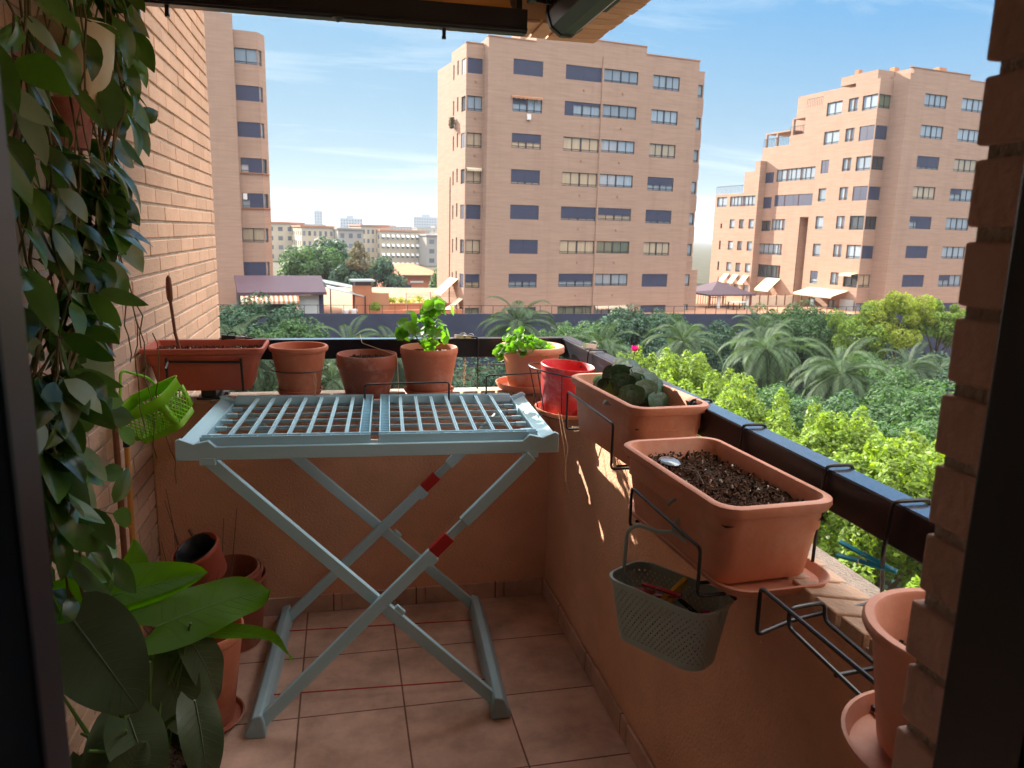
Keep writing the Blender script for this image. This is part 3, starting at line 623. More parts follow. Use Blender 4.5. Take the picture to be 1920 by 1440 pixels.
tag(o.build('chain', 'string', smooth=True), 'rusty chain hanging under the far handrail by the corner pot', 'chain')
o = MB()
for k in range(2):
    x = .715-.004*k
    o.tube([(x, 2.40+.02*k, .90), (x-.006*(k-1), 2.33+.01*k, .80), (x+.010*(k-1), 2.30, .72), (x-.008*k, 2.28+.02*k, .66)], .0009, 5)
tag(o.build('raffia_tie', 'string', smooth=True), 'dangling raffia strings below the cyclamen trough', 'string')
o = MB(); o.tube([(.72+.02*math.cos(a), 2.22+.03*math.sin(a), .895+.004*math.sin(3*a)) for a in [k*.5 for k in range(26)]], .0018, 5)
tag(o.build('raffia_knot', 'string', smooth=True), 'bundle of raffia knotted at the corner of the cyclamen trough', 'string')
# drain outlet in the far skirting
o = MB(); o.tube([(.165, 2.862, .022), (.165, 2.835, .020)], .017, 18); o.tube([(.165, 2.8345, .02), (.165, 2.834, .02)], .011, 18)
tag(o.build('drain_outlet', 'steel', smooth=True), 'round metal drain outlet low in the far skirting', 'drain')

# ================================================================== GREY PEG BASKET
def peg(m, c, M, l=.075):
    for s in (1, -1):
        A = Matrix.Rotation(R(7)*s, 3, 'Y'); m.obox(Vector(c)+M @ Vector((0, 0, s*.006)), (l, .009, .006), M @ A)
def peg_thing(label, c, e, mname, group=None, l=.075):
    t = thing('clothes_peg', label, 'clothes peg', tuple(c), group=group); M = Euler(e).to_matrix()
    for s in (1, -1):
        b = MB(); A = Matrix.Rotation(R(9)*s, 3, 'Y'); b.obox(M @ Vector((0, 0, s*.0068)), (l, .010, .0045), M @ A); b.build('prong', mname, t, bevel=.0012)
    MB().tube([M @ Vector((-.006+.006*math.cos(a), .007*math.sin(a*.5), .012*math.sin(a))) for a in [k*.45 for k in range(29)]], .0007, 5).build('spring', 'steel', t, smooth=True)
    return t
GB = Vector((.624, 1.295, 0)); GR = R(-58)
t = thing('peg_basket', 'grey perforated plastic basket hanging from the nearest trough holder', 'basket', (GB.x, GB.y, .685), GR)
def perf(m, z0, z1, hx0, hy0, hx1, hy1, r, rows, n, hole):
    nc = n//4; vs = []; fs = []
    for j in range(rows+1):
        q = j/rows; z = z0+(z1-z0)*q; hx = hx0+(hx1-hx0)*q; hy = hy0+(hy1-hy0)*q
        per = []
        seg = [(2*(hx-r)), math.pi*r/2, 2*(hy-r), math.pi*r/2]*2; tot = sum(seg)
        for i in range(n):
            s = tot*i/n; k = 0
            while s > seg[k]: s -= seg[k]; k += 1
            sx = [(-1, -1, 1, 0), None, (1, -1, 0, 1), None, (1, 1, -1, 0), None, (-1, 1, 0, -1), None][k]
            cc = [(0, 0), (hx-r, -hy+r), (0, 0), (hx-r, hy-r), (0, 0), (-hx+r, hy-r), (0, 0), (-hx+r, -hy+r)][k]
            if k == 0: p = (-hx+r+s, -hy)
            elif k == 2: p = (hx, -hy+r+s)
            elif k == 4: p = (hx-r-s, hy)
            elif k == 6: p = (-hx, hy-r-s)
            else:
                a0 = {1: -math.pi/2, 3: 0, 5: math.pi/2, 7: math.pi}[k]; a = a0+s/r; p = (cc[0]+r*math.cos(a), cc[1]+r*math.sin(a))
            vs.append((p[0], p[1], z))
    for j in range(rows):
        for i in range(n):
            if hole(i, j): continue
            fs.append((j*n+i, j*n+(i+1) % n, (j+1)*n+(i+1) % n, (j+1)*n+i))
    m.add(vs, fs)
m = MB(); perf(m, 0, .128, .098, .046, .116, .060, .035, 34, 208, lambda i, j: (3 < j < 31) and ((j % 4 == 0 and i % 4 == 0) or (j % 4 == 2 and i % 4 == 2)))
m.build('basket_wall', 'grey_basket', t, solid=.0016)
MB().rrect([(0, .0965, .0445, .034), (.002, .0965, .0445, .034)]).build('basket_floor', 'grey_basket', t)
MB().rrect([(.1275, .1155, .0595, .035), (.1275, .1205, .0645, .038), (.132, .1205, .0645, .038), (.132, .1155, .0595, .035), (.1275, .1155, .0595, .035)], cap0=False, cap1=False).build('rim', 'grey_basket', t, smooth=True)
hp = [(-.112, .0, .10), (-.113, 0, .15), (-.110, 0, .215), (-.085, 0, .236), (-.03, 0, .236), (0, 0, .248), (.03, 0, .236), (.085, 0, .225), (.110, 0, .185), (.115, 0, .15), (.115, 0, .10)]
MB().tube(roundpath(hp, .03), .0042, 8).build('handle', 'grey_basket', t, smooth=True)
MB().tube(roundpath([(0, 0, .245), (0, 0, .268), (.012, .018, .276), (.012, .022, .30), (-.004, .006, .315), (-.012, -.008, .30)], .012), .0038, 8).build('hook', 'grey_basket', t, smooth=True)
bl = [('pot_scarlet', 'dark red clothes peg on top of the pegs in the grey basket', (-.02, .005, .092), (.1, -.15, .15), .085), ('flower_yellow', 'yellow clothes peg leaning upright in the grey basket', (.0, .022, .098), (.4, -.9, .9), .07),
      ('flower_yellow', 'yellow clothes peg lying along the side of the grey basket', (.02, -.030, .078), (.2, .12, -.05), .085), ('flower_green', 'light green clothes peg at the end of the grey basket', (.062, -.018, .075), (.3, .05, .5), .07),
      ('pot_scarlet', 'red clothes peg at the left end of the grey basket', (-.070, -.012, .080), (.2, -.2, .3), .075), ('petal', 'magenta clothes peg at the right end of the grey basket', (.085, .018, .078), (0, .1, 1.3), .05),
      ('ink', 'black clothes peg at the bottom of the grey basket', (.045, .02, .066), (0, .05, -.2), .08), ('blue_plastic', 'dark blue clothes peg lying among those in the grey basket', (.03, .0, .062), (0, 0, .3), .08)]
Zb = Matrix.Rotation(GR, 3, 'Z')
for mname, lab, c, e, l in bl:
    c = (c[0], c[1], c[2]+.016)
    q = peg_thing(lab, Vector((GB.x, GB.y, .685))+Zb @ Vector(c), e, mname, 'clothes pegs in the grey basket', l); q.rotation_euler = (0, 0, GR)
for k in range(16):
    q = peg_thing('clothes peg buried in the pile inside the grey basket', Vector((GB.x, GB.y, .685))+Zb @ Vector((random.uniform(-.06, .06), random.uniform(-.02, .02), .012+.0028*k)), (0, 0, random.uniform(-.5, .5)+(0 if k % 2 else 3.1)), random.choice(['pot_scarlet', 'ink', 'flower_green', 'blue_plastic']), 'clothes pegs in the grey basket')
    q.rotation_euler = (0, 0, GR)
peg_thing('turquoise clothes peg clipped to the holder wire by the handrail', (.872, 1.055, .962), (R(14), R(8), R(-52)), 'blue_plastic', l=.10)

# ================================================================== LIME BASKET
t = thing('lime_basket', 'lime green lattice plastic basket hanging tilted by the left brick wall', 'basket', (-.535, 2.45, .882))
b = MB(); hx, hy, hz = .098, .066, .120
def side_pt(s, z, k=.80):
    """s in 0..4 round the tapering wall"""
    q = z/hz; ax = hx*(k+(1-k)*q); ay = hy*(k+(1-k)*q); i = int(s) % 4; f = s-int(s)
    P = [(-ax, -ay), (ax, -ay), (ax, ay), (-ax, ay)]; p, n = P[i], P[(i+1) % 4]
    return Vector((p[0]+(n[0]-p[0])*f, p[1]+(n[1]-p[1])*f, z))
for side in range(4):
    nn = 9 if side % 2 == 0 else 6
    for i in range(-3, nn):
        for d in (1, -1):
            pts = []
            for q in range(7):
                z = hz*(.16+.58*q/6); f = .06+.88*(i+.5+d*(q-3)*.55+1)/nn
                if 0.04 <= f <= .96: pts.append(side_pt(side+f, z))
            if len(pts) > 1: b.tube(pts, .0019, 5)
b.build('lattice_wall', 'lime_plastic', t, smooth=True)
b = MB(); b.rrect([(0, hx*.80, hy*.80, .02), (hz*.16, hx*.832, hy*.832, .02)], cap1=False); b.rrect([(hz*.74, hx*.948, hy*.948, .02), (hz, hx, hy, .022), (hz+.002, hx+.005, hy+.005, .024)], cap0=False, cap1=False)
for cx, cy in [(-1, -1), (1, -1), (1, 1), (-1, 1)]: b.add([(cx*hx*.83, cy*(hy*.83-.016), hz*.16), (cx*hx*.83, cy*hy*.83, hz*.16), (cx*hx*.95, cy*hy*.95, hz*.74), (cx*hx*.95, cy*(hy*.95-.016), hz*.74)], [(0, 1, 2, 3)]); b.add([(cx*(hx*.83-.016), cy*hy*.83, hz*.16), (cx*hx*.83, cy*hy*.83, hz*.16), (cx*hx*.95, cy*hy*.95, hz*.74), (cx*(hx*.95-.016), cy*hy*.95, hz*.74)], [(0, 1, 2, 3)])
b.build('basket_shell', 'lime_plastic', t, smooth=True, solid=.002)
MB().tube(roundpath([(-hx*.0-.03, -hy-.004, hz-.01), (-.02, -hy-.003, hz+.03), (-.0, -.012, hz+.095), (.0, .0, hz+.10), (0, .012, hz+.095), (-.0, hy+.003, hz+.03), (-.0, hy+.004, hz-.01)], .02), .0042, 8).build('handle', 'lime_plastic', t, smooth=True)
t.rotation_euler = (R(24), R(-24), R(-28))
o = MB(); o.tube([(-.60, 2.755, 1.03), (-.585, 2.70, 1.035), (-.56, 2.60, 1.06), (-.553, 2.53, 1.05)], .0035, 6)
tag(o.build('hanging_hook', 'wire', smooth=True), 'black wire hook holding up the lime basket', 'hook')

# ================================================================== DRYING RACK
t = thing('drying_rack', 'folding pale blue-grey plastic drying rack with red-banded crossed legs', 'drying rack', (.098, 2.480, 0), R(-3.2))
def part(m, nm, mt='rack', bevel=.002, smooth=False): return m.build(nm, mt, t, bevel=bevel, seg=2, smooth=smooth)
W, D = .555, .292
for s, nm in ((-1, 'front_rail'), (1, 'back_rail')):
    zb_ = .842 if s < 0 else .864
    b = MB(); b.prism([(-W, zb_), (W, zb_), (W, .900), (W-.012, .905), (W-.05, .890), (W-.09, .899), (W-.11, .880), (-W+.11, .880), (-W+.09, .899), (-W+.05, .890), (-W+.012, .905), (-W, .900)], lambda a, z, d: (a, d, z), s*D-.009, s*D+.009); part(b, nm)
for s in (-1, 1):
    b = MB(); M = Matrix.Rotation(R(-s*24), 3, 'Y')
    b.obox((s*(W-.028), 0, .881), (.050, 2*D-.019, .006), M); b.obox((s*(W-.050), 0, .865), (.006, 2*D-.019, .034)); b.obox((s*(W-.007), 0, .868), (.007, 2*D-.019, .036)); part(b, 'side_channel')
    for k in range(6):
        y = -.222+.089*k
        b = MB(); b.bar((s*(W-.056), y, .868), (s*(W-.090), y, .868), .014, .013); part(b, 'rod_socket', bevel=.001)
for k in range(6):
    y = -.222+.089*k; b = MB(); b.bar((-W+.09, y, .868), (W-.09, y, .868), .006, .011); b.build('drying_rod', 'rack_grey', t, bevel=.0015)
for s in (-1, 1):     # two folding grid panels
    x0, x1 = (-.492, -.012) if s < 0 else (.012, .492)
    b = MB(); zt = .905
    for q in (-1, 1):
        y = q*(D-.024); b.box(x0, x1, y-.013, y-.010, zt-.026, zt); b.box(x0, x1, y+.010, y+.013, zt-.026, zt); b.box(x0, x1, y-.0098, y+.0098, zt-.026, zt-.022)
        n = 11
        for i in range(n): x = x0+.03+(x1-x0-.06)*i/(n-1); b.box(x-.0012, x+.0012, y-.0097, y+.0097, zt-.0215, zt-.003)
    xi = x1 if s < 0 else x0
    e0, e1 = (xi-.034, xi-.0015) if s < 0 else (xi+.0015, xi+.034)
    b.box(e0, e0+.003, -D+.040, D-.040, zt-.024, zt-.0005); b.box(e1-.003, e1, -D+.040, D-.040, zt-.024, zt-.0005); b.box(e0+.003, e1-.003, -D+.040, D-.040, zt-.024, zt-.021)
    for i in range(24): y = -D+.055+(2*D-.11)*i/23; b.box(e0+.0032, e1-.0032, y-.001, y+.001, zt-.0205, zt-.003)
    part(b, 'grid_frame', bevel=0)
    for i in range(7):
        x = (x0+.075+.0555*i) if s < 0 else (x1-.075-.0555*i)
        g = MB(); g.box(x-.0052, x-.0012, -D+.0375, D-.0375, zt-.012, zt-.003); g.box(x+.0012, x+.0052, -D+.0375, D-.0375, zt-.012, zt-.003); g.box(x-.0011, x+.0011, -D+.0375, D-.0375, zt-.012, zt-.006); g.build('grid_bar', 'rack', t)
for q in ((-D+.012, -D+.020), (D-.030, D-.016)): b = MB(); b.box(-.0105, .0105, q[0], q[1], .872, .888); b.build('hinge', 'white_paint', t, bevel=.001)
# legs: each pair crosses; the ones rising to the right are telescopic with a red band
FX = .362
def leg_pts(y, s): return Vector((-s*(W-.085), y, .835)), Vector((.376 if s > 0 else -.352, y-(.06 if y < 0 else 0), .03))
for s_y, y in ((-1, -D+.005), (1, D-.012)):
    p, q = leg_pts(y, 1); b = MB(); yy = Vector((0, .012, 0))
    if s_y > 0: p = Vector((p.x, y, p.z))
    b.bar(p+yy, q+yy, .020, .036); part(b, 'leg')
    d = (q-p).normalized(); c = p+(q-p)*.62
    k = MB(); k.obox(c+yy+Vector((-d.z, 0, d.x))*.023*(-1 if d.z > 0 else 1)*-1*-1, (.034, .016, .018), Matrix((d, Vector((0, 1, 0)), d.cross(Vector((0, 1, 0))))).transposed()); part(k, 'leg_clip')
    p, q = leg_pts(y, -1); dd = q-p; f1, f2, f3 = .28, .318, .364
    yy = Vector((0, -.016 if s_y < 0 else -.014, 0))
    b = MB(); b.bar(p+yy, p+dd*(f1-.03)+yy, .020, .036); part(b, 'upper_leg')
    b = MB(); b.bar(p+dd*(f1-.03)+yy, p+dd*f2+yy, .015, .026); part(b, 'inner_tube', 'rack_grey')
    b = MB(); b.bar(p+dd*(f2-.015)+yy, p+dd*f3+yy, .0205, .038); part(b, 'red_band', 'red_plastic')
    b = MB(); b.bar(p+dd*f3+yy, q+yy, .020, .036); c = p+dd*(f3+.018)+yy; dn = dd.normalized(); nrm = dn.cross(Vector((0, 1, 0)))
    b.obox(c+nrm*(.019 if nrm.x > 0 else -.019), (.036, .0195, .018), Matrix((dn, Vector((0, 1, 0)), nrm)).transposed()); part(b, 'lower_leg')
    for sg in (-1, 1):
        b = MB(); b.obox((sg*(W-.085), y, .838), (.045, .03, .022) if y < 0 else (.03, .018, .010)); part(b, 'pivot_bracket')
for s in (-1, 1):
    b = MB(); x = .376 if s > 0 else -.352
    b.prism([(-s*.024, .0), (s*.030, .0), (s*.040, .012), (s*.014, .068), (-s*.012, .076), (-s*.020, .05)], lambda a, z, d: (x+a, d, z), -D-.095, D+.016); b.build('foot', 'rack_grey', t, bevel=.005, fix=True)
for y in (-.20, .20):
    b = MB(); b.tube([(-.352, y, .022), (.376, y, .022)], .0022, 6); b.build('tie_string', 'red_plastic', t, smooth=True)
# ================================================================== THE NEIGHBOURHOOD
A94 = R(9.4)
U3 = Vector((math.cos(A94), math.sin(A94), 0)); V3 = Vector((-math.sin(A94), math.cos(A94), 0))
def W3(u, v, z): return U3*u+V3*v+Vector((0, 0, z))
GZ = -9.5
o = MB(); o.add([(-4000, -600, GZ), (4000, -600, GZ), (4000, 6000, GZ), (-4000, 6000, GZ)], [(0, 1, 2, 3)])
struct(o.build('ground', 'ground_soil'))
def ubox(m, u0, u1, v0, v1, z0, z1):
    P = [W3(u, v, z) for z in (z0, z1) for (u, v) in ((u0, v0), (u1, v0), (u1, v1), (u0, v1))]
    return m.add(P, [(0,3,2,1),(4,5,6,7),(0,1,5,4),(1,2,6,5),(2,3,7,6),(3,0,4,7)])
def face_holes(m, fn, a0, a1, z0, z1, holes, depth=.16):
    """a wall face with real openings: fn(a, z, d) with d the depth behind the face"""
    A = sorted({a0, a1, *[h[0] for h in holes], *[h[1] for h in holes]}); Z = sorted({z0, z1, *[h[2] for h in holes], *[h[3] for h in holes]})
    A = [a for a in A if a0 <= a <= a1]; Z = [z for z in Z if z0 <= z <= z1]
    for i in range(len(A)-1):
        for j in range(len(Z)-1):
            ca, cz = (A[i]+A[i+1])/2, (Z[j]+Z[j+1])/2
            if any(h[0] < ca < h[1] and h[2] < cz < h[3] for h in holes): continue
            m.add([fn(A[i], Z[j], 0), fn(A[i+1], Z[j], 0), fn(A[i+1], Z[j+1], 0), fn(A[i], Z[j+1], 0)], [(0, 1, 2, 3)])
    for (b0, b1, y0, y1) in [h[:4] for h in holes]:
        P = [(b0, y0), (b1, y0), (b1, y1), (b0, y1)]
        for k in range(4):
            p, q = P[k], P[(k+1) % 4]; m.add([fn(*p, 0), fn(*q, 0), fn(*q, depth), fn(*p, depth)], [(0, 1, 2, 3)])
def fbox(m, fn, a0, a1, z0, z1, d0, d1):
    P = [fn(a, z, d) for d in (d0, d1) for (a, z) in ((a0, z0), (a1, z0), (a1, z1), (a0, z1))]
    return m.add(P, [(0,1,2,3),(7,6,5,4),(0,4,5,1),(1,5,6,2),(2,6,7,3),(3,7,4,0)])
def window(root, fn, a0, a1, z0, z1, style='cu', nm=4, dep=.16, rail=True):
    """window frame (part) with panes and roller shutters (sub-parts); style: sh full shutter, cu curtained, wa warm, half shutter half down,
    mix shutter on one half, dk dark panes"""
    f = MB(); t = .055; d0, d1 = dep-.07, dep-.005
    fbox(f, fn, a0+.004, a0+t, z0+.004, z1-.004, d0, d1); fbox(f, fn, a1-t, a1-.004, z0+.004, z1-.004, d0, d1); fbox(f, fn, a0+t, a1-t, z1-t, z1-.004, d0, d1); fbox(f, fn, a0+t, a1-t, z0+.004, z0+t, d0, d1)
    sh = {'sh': [(0, 1, 1)], 'half': [(0, 1, .58)], 'mixl': [(0, .25, 1), (.25, 1, .2)], 'hl': [(0, .5, .45)], 'gap': [(0, 1, .84)], 'hr': [(.35, 1, 1), (0, .35, .45)]}.get(style, [])
    if style != 'sh':
        for i in range(1, nm):
            a = a0+(a1-a0)*i/nm; wdt = .075 if (nm == 4 and i == 2) else .028; fbox(f, fn, a-wdt, a+wdt, z0+t, z1-t, d0-.004, d1-.003)
        if rail: zz = z0+(z1-z0)*.16; fbox(f, fn, a0+t, a1-t, zz-.02, zz+.02, d0-.01, d1-.002)
    fr = f.build('window', 'win_frame', root)
    pm = {'wa': 'pane_warm_reflect', 'dk': 'pane_dark', 'gr': 'pane_green'}.get(style, 'pane_warm_reflect' if style == 'half' and random.random() < .6 else 'pane_light')
    g = MB(); fbox(g, fn, a0+.03, a1-.03, z0+.03, z1-.03, dep-.03, dep-.004); g.build('pane', pm, fr)
    for (p, q, h) in sh:
        s = MB(); fbox(s, fn, a0+.02+(a1-a0-.04)*p, a0+.02+(a1-a0-.04)*q-.01, z1-.01-(z1-z0-.02)*h, z1-.008, dep-.115, dep-.085)
        if q-p > .8: s2 = fn; fbox(s, fn, (a0+a1)/2-.02, (a0+a1)/2+.02, z1-.012-(z1-z0-.02)*h, z1-.012, dep-.125, dep-.116)
        s.build('roller_shutter', 'navy', fr)
    return fr
def tower(label, loc):
    return thing('apartment_tower', label, 'apartment building', tuple(W3(*loc)), world=True)
PIT_ = 2.9
# ---------------- centre tower
t = tower('nine-storey salmon brick tower in the middle, its left flank sunlit', (31, 64, GZ))
FV = lambda vv: (lambda a, z, d: W3(a, vv+d, z))
FU = lambda uu: (lambda a, z, d: W3(uu+d, a, z))
main = FV(61.0); bay = FV(62.0); side = FU(20.5); mid = FV(60.88)
rowsA = ['sh', 'hl', 'half', 'gap', 'sh', 'sh', 'half', 'half']; rowsB = ['sh', 'mixl', 'wa', 'wa', 'gap', 'wa', 'half', 'gr']
rowsC = ['cu', 'cu', 'cu', 'cu', 'half', 'gr', 'cu', 'cu']; rowsD = ['cu', 'cu', 'wa', 'half', 'gap', 'wa', 'sh', 'sh']; rowsZ = ['sh', 'cu', 'wa', 'wa', 'sh', 'wa', 'half', 'gr']
hm, hb, hmid, hs, hr = [], [], [], [], []
for k in range(8):
    zt = 15.42-PIT_*k
    hm += [(24.22, 26.87, zt-1.19, zt, rowsA[k], 4), (28.97, 32.38, zt-1.16+.02, zt+.22-.2, rowsB[k], 4), (37.5, 40.26, zt-1.17, zt+.02, rowsD[k], 4)]
    hmid += [(32.55, 35.9, zt-1.05-(1.0 if k == 7 else 0), zt+.03, rowsC[k], 4)]
    hb += [(20.62, 21.92, zt-1.33+.05, zt-.1, rowsZ[k], 2)]
    hs += [(62.12, 63.2, zt-1.33+.05, zt-.1, 'cu' if k % 2 else 'sh', 2), (64.0, 64.38, zt-1.1, zt+.05, 'dk', 1), (65.15, 65.5, zt-1.3, zt-.1, 'dk', 1)]
    hr += [(42.95, 43.72, zt-1.2, zt-.1, 'cu', 1)]
b = MB()
face_holes(b, main, 22.05, 32.4, GZ, 16.9, [h for h in hm if h[1] < 32.5]); face_holes(b, main, 36.1, 42.25, GZ, 17.0, [h for h in hm if h[0] > 36])
face_holes(b, mid, 32.4, 36.1, GZ, 16.35, hmid); fbox(b, main, 32.4, 36.1, 16.35, 17.6, 0, .3); ubox(b, 32.4, 36.1, 60.885, 61.0, 16.34, 16.36)
for uu in (32.4, 36.1): b.add([W3(uu, 60.88, GZ), W3(uu, 61.0, GZ), W3(uu, 61.0, 16.35), W3(uu, 60.88, 16.35)], [(0, 1, 2, 3)])
face_holes(b, bay, 20.5, 22.05, GZ, 16.45, hb); face_holes(b, side, 62.0, 66.0, GZ, 16.45, hs)
face_holes(b, FV(62.4), 42.25, 43.85, -6, 16.5, hr)
b.add([W3(22.05, 61, GZ), W3(22.05, 62, GZ), W3(22.05, 62, 16.9), W3(22.05, 61, 16.9)], [(0, 1, 2, 3)])
ubox(b, 20.68, 22.2, 62.17, 65.9, GZ, 16.44); ubox(b, 22.2, 42.24, 61.17, 76, GZ, 16.89); ubox(b, 26.2, 36.7, 61.001, 66, 16.9, 17.6); ubox(b, 36.7, 42.1, 61.02, 66, 16.89, 17.0)
ubox(b, 42.25, 43.84, 62.57, 75, -6, 16.49); ubox(b, 20.5, 22, 66.35, 67.1, GZ, 6.2); ubox(b, 26.0, 31.8, 64, 70, 17.6, 18.35); ubox(b, 43.85, 44.6, 62.4, 63.5, GZ, -1.6)
for k in range(8): zt = 15.42-PIT_*k-1.35; ubox(b, 43.84, 44.05, 62.6, 66, zt-1.45, zt-.02)
b.build('wall', 'facade', t)
m = MB(); ubox(m, 22.03, 42.3, 60.97, 61.25, 16.905, 16.96) if False else None
m = MB(); ubox(m, 22.0, 26.19, 60.96, 61.3, 16.9, 16.98); ubox(m, 26.2, 36.72, 60.96, 61.3, 17.6, 17.68); ubox(m, 36.72, 42.3, 60.96, 61.3, 17.0, 17.08); ubox(m, 20.46, 22.0, 61.96, 62.3, 16.45, 16.53); m.build('roof_coping', 'facade_trim', t)
m = MB(); 
for q in ((36.9, 37.2, 62, 62.3, 17.08, 17.7), (24.2, 24.6, 63, 63.3, 16.9, 17.4), (25.1, 25.5, 63, 63.3, 16.9, 17.4)): m = MB(); ubox(m, *q); m.build('chimney', 'facade_trim', t)
for (fn, hl) in ((main, hm), (mid, hmid), (bay, hb), (side, hs), (FV(62.4), hr)):
    for (a0, a1, z0, z1, st, nm) in hl: window(t, fn, a0, a1, z0, z1, st, nm)
def facade_awning(root, fn, a0, a1, z, out, drop, m='awning_cream', name='awning', scallop=True):
    s = MB(); n = 14; vs = []; fs = []
    for i in range(n+1): a = a0+(a1-a0)*i/n; vs += [fn(a, z, -.02), fn(a, z-drop, -out), fn(a, z-drop-(.12 if i % 2 and scallop else .2), -out-.01)]
    for i in range(n): k = i*3; fs += [(k, k+3, k+4, k+1), (k+1, k+4, k+5, k+2)]
    s.add(vs, fs); return s.build(name, m, root, solid=.02)
facade_awning(t, mid, 32.6, 35.8, 15.42-PIT_*7+.05, .3, .12); facade_awning(t, bay, 20.6, 21.9, 15.42-PIT_*3, .2, .1); facade_awning(t, main, 24.1, 26.9, 15.42-PIT_+.05, .15, .05, 'facade_trim')
facade_awning(t, side, 63.6, 66.0, -2.6, 1.5, 1.3); facade_awning(t, side, 62.1, 63.4, -4.2, 1.3, 1.0)
m = MB(); fbox(m, mid, 32.55, 33.1, 5.0, 5.6, -.03, -.005) if False else None
m = MB(); fbox(m, main, 25.5, 25.85, 10.75, 11.2, -.14, -.01); m.build('wall_box', 'white_paint', t)
m = MB(); fbox(m, bay, 20.6, 21.15, -6.6, -6.1, -.35, -.01); fbox(m, bay, 21.3, 21.85, -6.6, -6.1, -.35, -.01); m.build('air_conditioner', 'pale_panel', t)
m = MB(); ell = bpy.data.meshes
for k in range(120):
    c = W3(20.3+random.uniform(-.25, .1), 64.9+random.uniform(-.3, .3), 10.55+random.uniform(-.45, .45)); m.obox(c, (.16, .1, .02), Euler((random.random()*6, random.random()*6, 0)).to_matrix())
m.build('dried_plant', 'brown_leaf', t)
for (fn_, us_, ks_) in ((main, (30.7,), range(8)), (mid, (34.4,), range(7)), (bay, (21.3,), range(7))):
    for u_ in us_:
        for k in ks_: m = MB(); z = 13.55-PIT_*k; fbox(m, fn_, u_-.05, u_+.05, z-.05, z+.05, -.10, -.002); m.build('drain_spout', 'facade_trim', t)
# ---------------- left tower
t = tower('salmon brick tower at the left with stacked corner bay windows', (-3, 74, GZ))
bayL = FV(70.0); mainL = FV(69.3); p0, p1 = Vector((5.0, 70.0)), Vector((5.62, 71.1)); bl = (p1-p0).length; bd = (p1-p0)/bl
def bev(a, z, d): q = p0+bd*a+Vector((-bd.y, bd.x))*d; return W3(q.x, q.y, z)
st = ['cu', 'sh', 'sh', 'hr', 'hr', 'wa', 'sh']; hl, hv = [], []
for k in range(7):
    zt = 15.85-PIT_*k
    if k in (3, 4): hl.append((3.25, 4.98, zt-1.22, zt, st[k], 2)); hv.append((.02, .9, zt-1.22, zt, 'dk', 1))
    else: hl.append((3.12, 4.98, zt-1.22, zt, st[k], 2)); hv.append((.02, .62, zt-1.22, zt, 'cu', 1))
b = MB(); face_holes(b, bayL, 3.05, 5.0, -9.5, 17.2, hl); face_holes(b, bev, 0, bl, -9.5, 17.2, hv); face_holes(b, mainL, -14, 3.05, -9.5, 18.2, [])
b.add([W3(3.05, 69.3, -9.5), W3(3.05, 70, -9.5), W3(3.05, 70, 18.2), W3(3.05, 69.3, 18.2)], [(0, 1, 2, 3)])
ubox(b, -14, 3.04, 69.4, 84, GZ, 18.19); ubox(b, 3.04, 4.95, 70.17, 84, GZ, 17.19); b.add([W3(5.62, 71.1, GZ), W3(5.62, 84, GZ), W3(5.62, 84, 17.2), W3(5.62, 71.1, 17.2)], [(0, 1, 2, 3)])
b.add([W3(4.9, 70.1, 17.19), W3(5.0, 70.0, 17.2), W3(5.62, 71.1, 17.2), W3(5.62, 84, 17.2), W3(4.9, 84, 17.19)], [(0, 1, 2, 3, 4)])
b.build('wall', 'facade', t)
for (fn, q) in ((bayL, hl), (bev, hv)):
    for (a0, a1, z0, z1, s, nm) in q: window(t, fn, a0, a1, z0, z1, s, nm)
m = MB()
for k in (3, 4): zt = 15.85-PIT_*k-1.22; fbox(m, bayL, 3.2, 5.1, zt-.04, zt+.02, -.12, 0); fbox(m, bev, 0, 1.15, zt-.04, zt+.02, -.12, -.001)
m.build('sill', 'facade_trim', t)
m = MB(); fbox(m, bayL, 3.32, 3.65, 3.72, 4.22, -.02, .02); m.build('air_conditioner', 'white_paint', t)
# ---------------- right tower with the stepped terraces
t = tower('sunlit salmon brick building at the right stepping down in terraces', (68, 66, GZ))
sideR = FU(61.68); bayR = FV(58.9); mainR = FV(57.0); wing = FU(60.8); stripR = FU(63.4)
hs, hb, hm, hw = [], [], [], []
sa = ['cu', 'cu', 'sh', 'cu', 'sh', 'cu', 'sh', 'cu']
for k in range(8):
    zt = 15.70-PIT_*k*1.003
    hs.append((58.98, 60.85, zt-1.45, zt-.05, ['cu', 'sh', 'cu', 'sh', 'dk', 'cu', 'dk', 'cu'][k], 2))
    hs.append((61.5 if k else 61.4, 62.65, zt-1.35, zt-.05, 'cu', 1 if k > 1 else 2)); hs.append((64.5 if k > 1 else 63.5, 65.6, zt-1.4, zt-.05, ['cu', 'cu', 'sh', 'cu', 'cu', 'cu', 'half', 'cu'][k], 1 if k > 1 else 2))
    hb.append((61.78, 63.3, zt-1.40, zt-.1, ['gr', 'sh', 'dk', 'sh', 'dk', 'sh', 'wa', 'cu'][k], 2))
    hm.append((65.6, 68.6, zt-1.22, zt, ['cu', 'cu', 'gap', 'wa', 'hr', 'sh', 'sh', 'sh'][k], 4)); hm.append((70.7, 74.0, zt-1.22, zt, ['cu', 'cu', 'wa', 'hl', 'cu', 'cu', 'hl', 'sh'][k], 4))
hs += [(66.4, 72.4, 7.95, 9.30, 'cu', 8), (66.4, 72.4, 5.2, 6.45, 'sh', 4), (72.9, 74.6, 7.9, 9.1, 'sh', 2), (72.9, 74.4, 5.0, 6.3, 'sh', 2), (72.7, 74.4, 2.4, 3.6, 'dk', 2), (70.3, 72.5, 2.5, 3.75, 'cu', 4), (70.4, 74.4, -.3, .95, 'cu', 5), (70.4, 74.4, -3.0, -1.5, 'dk', 5)]
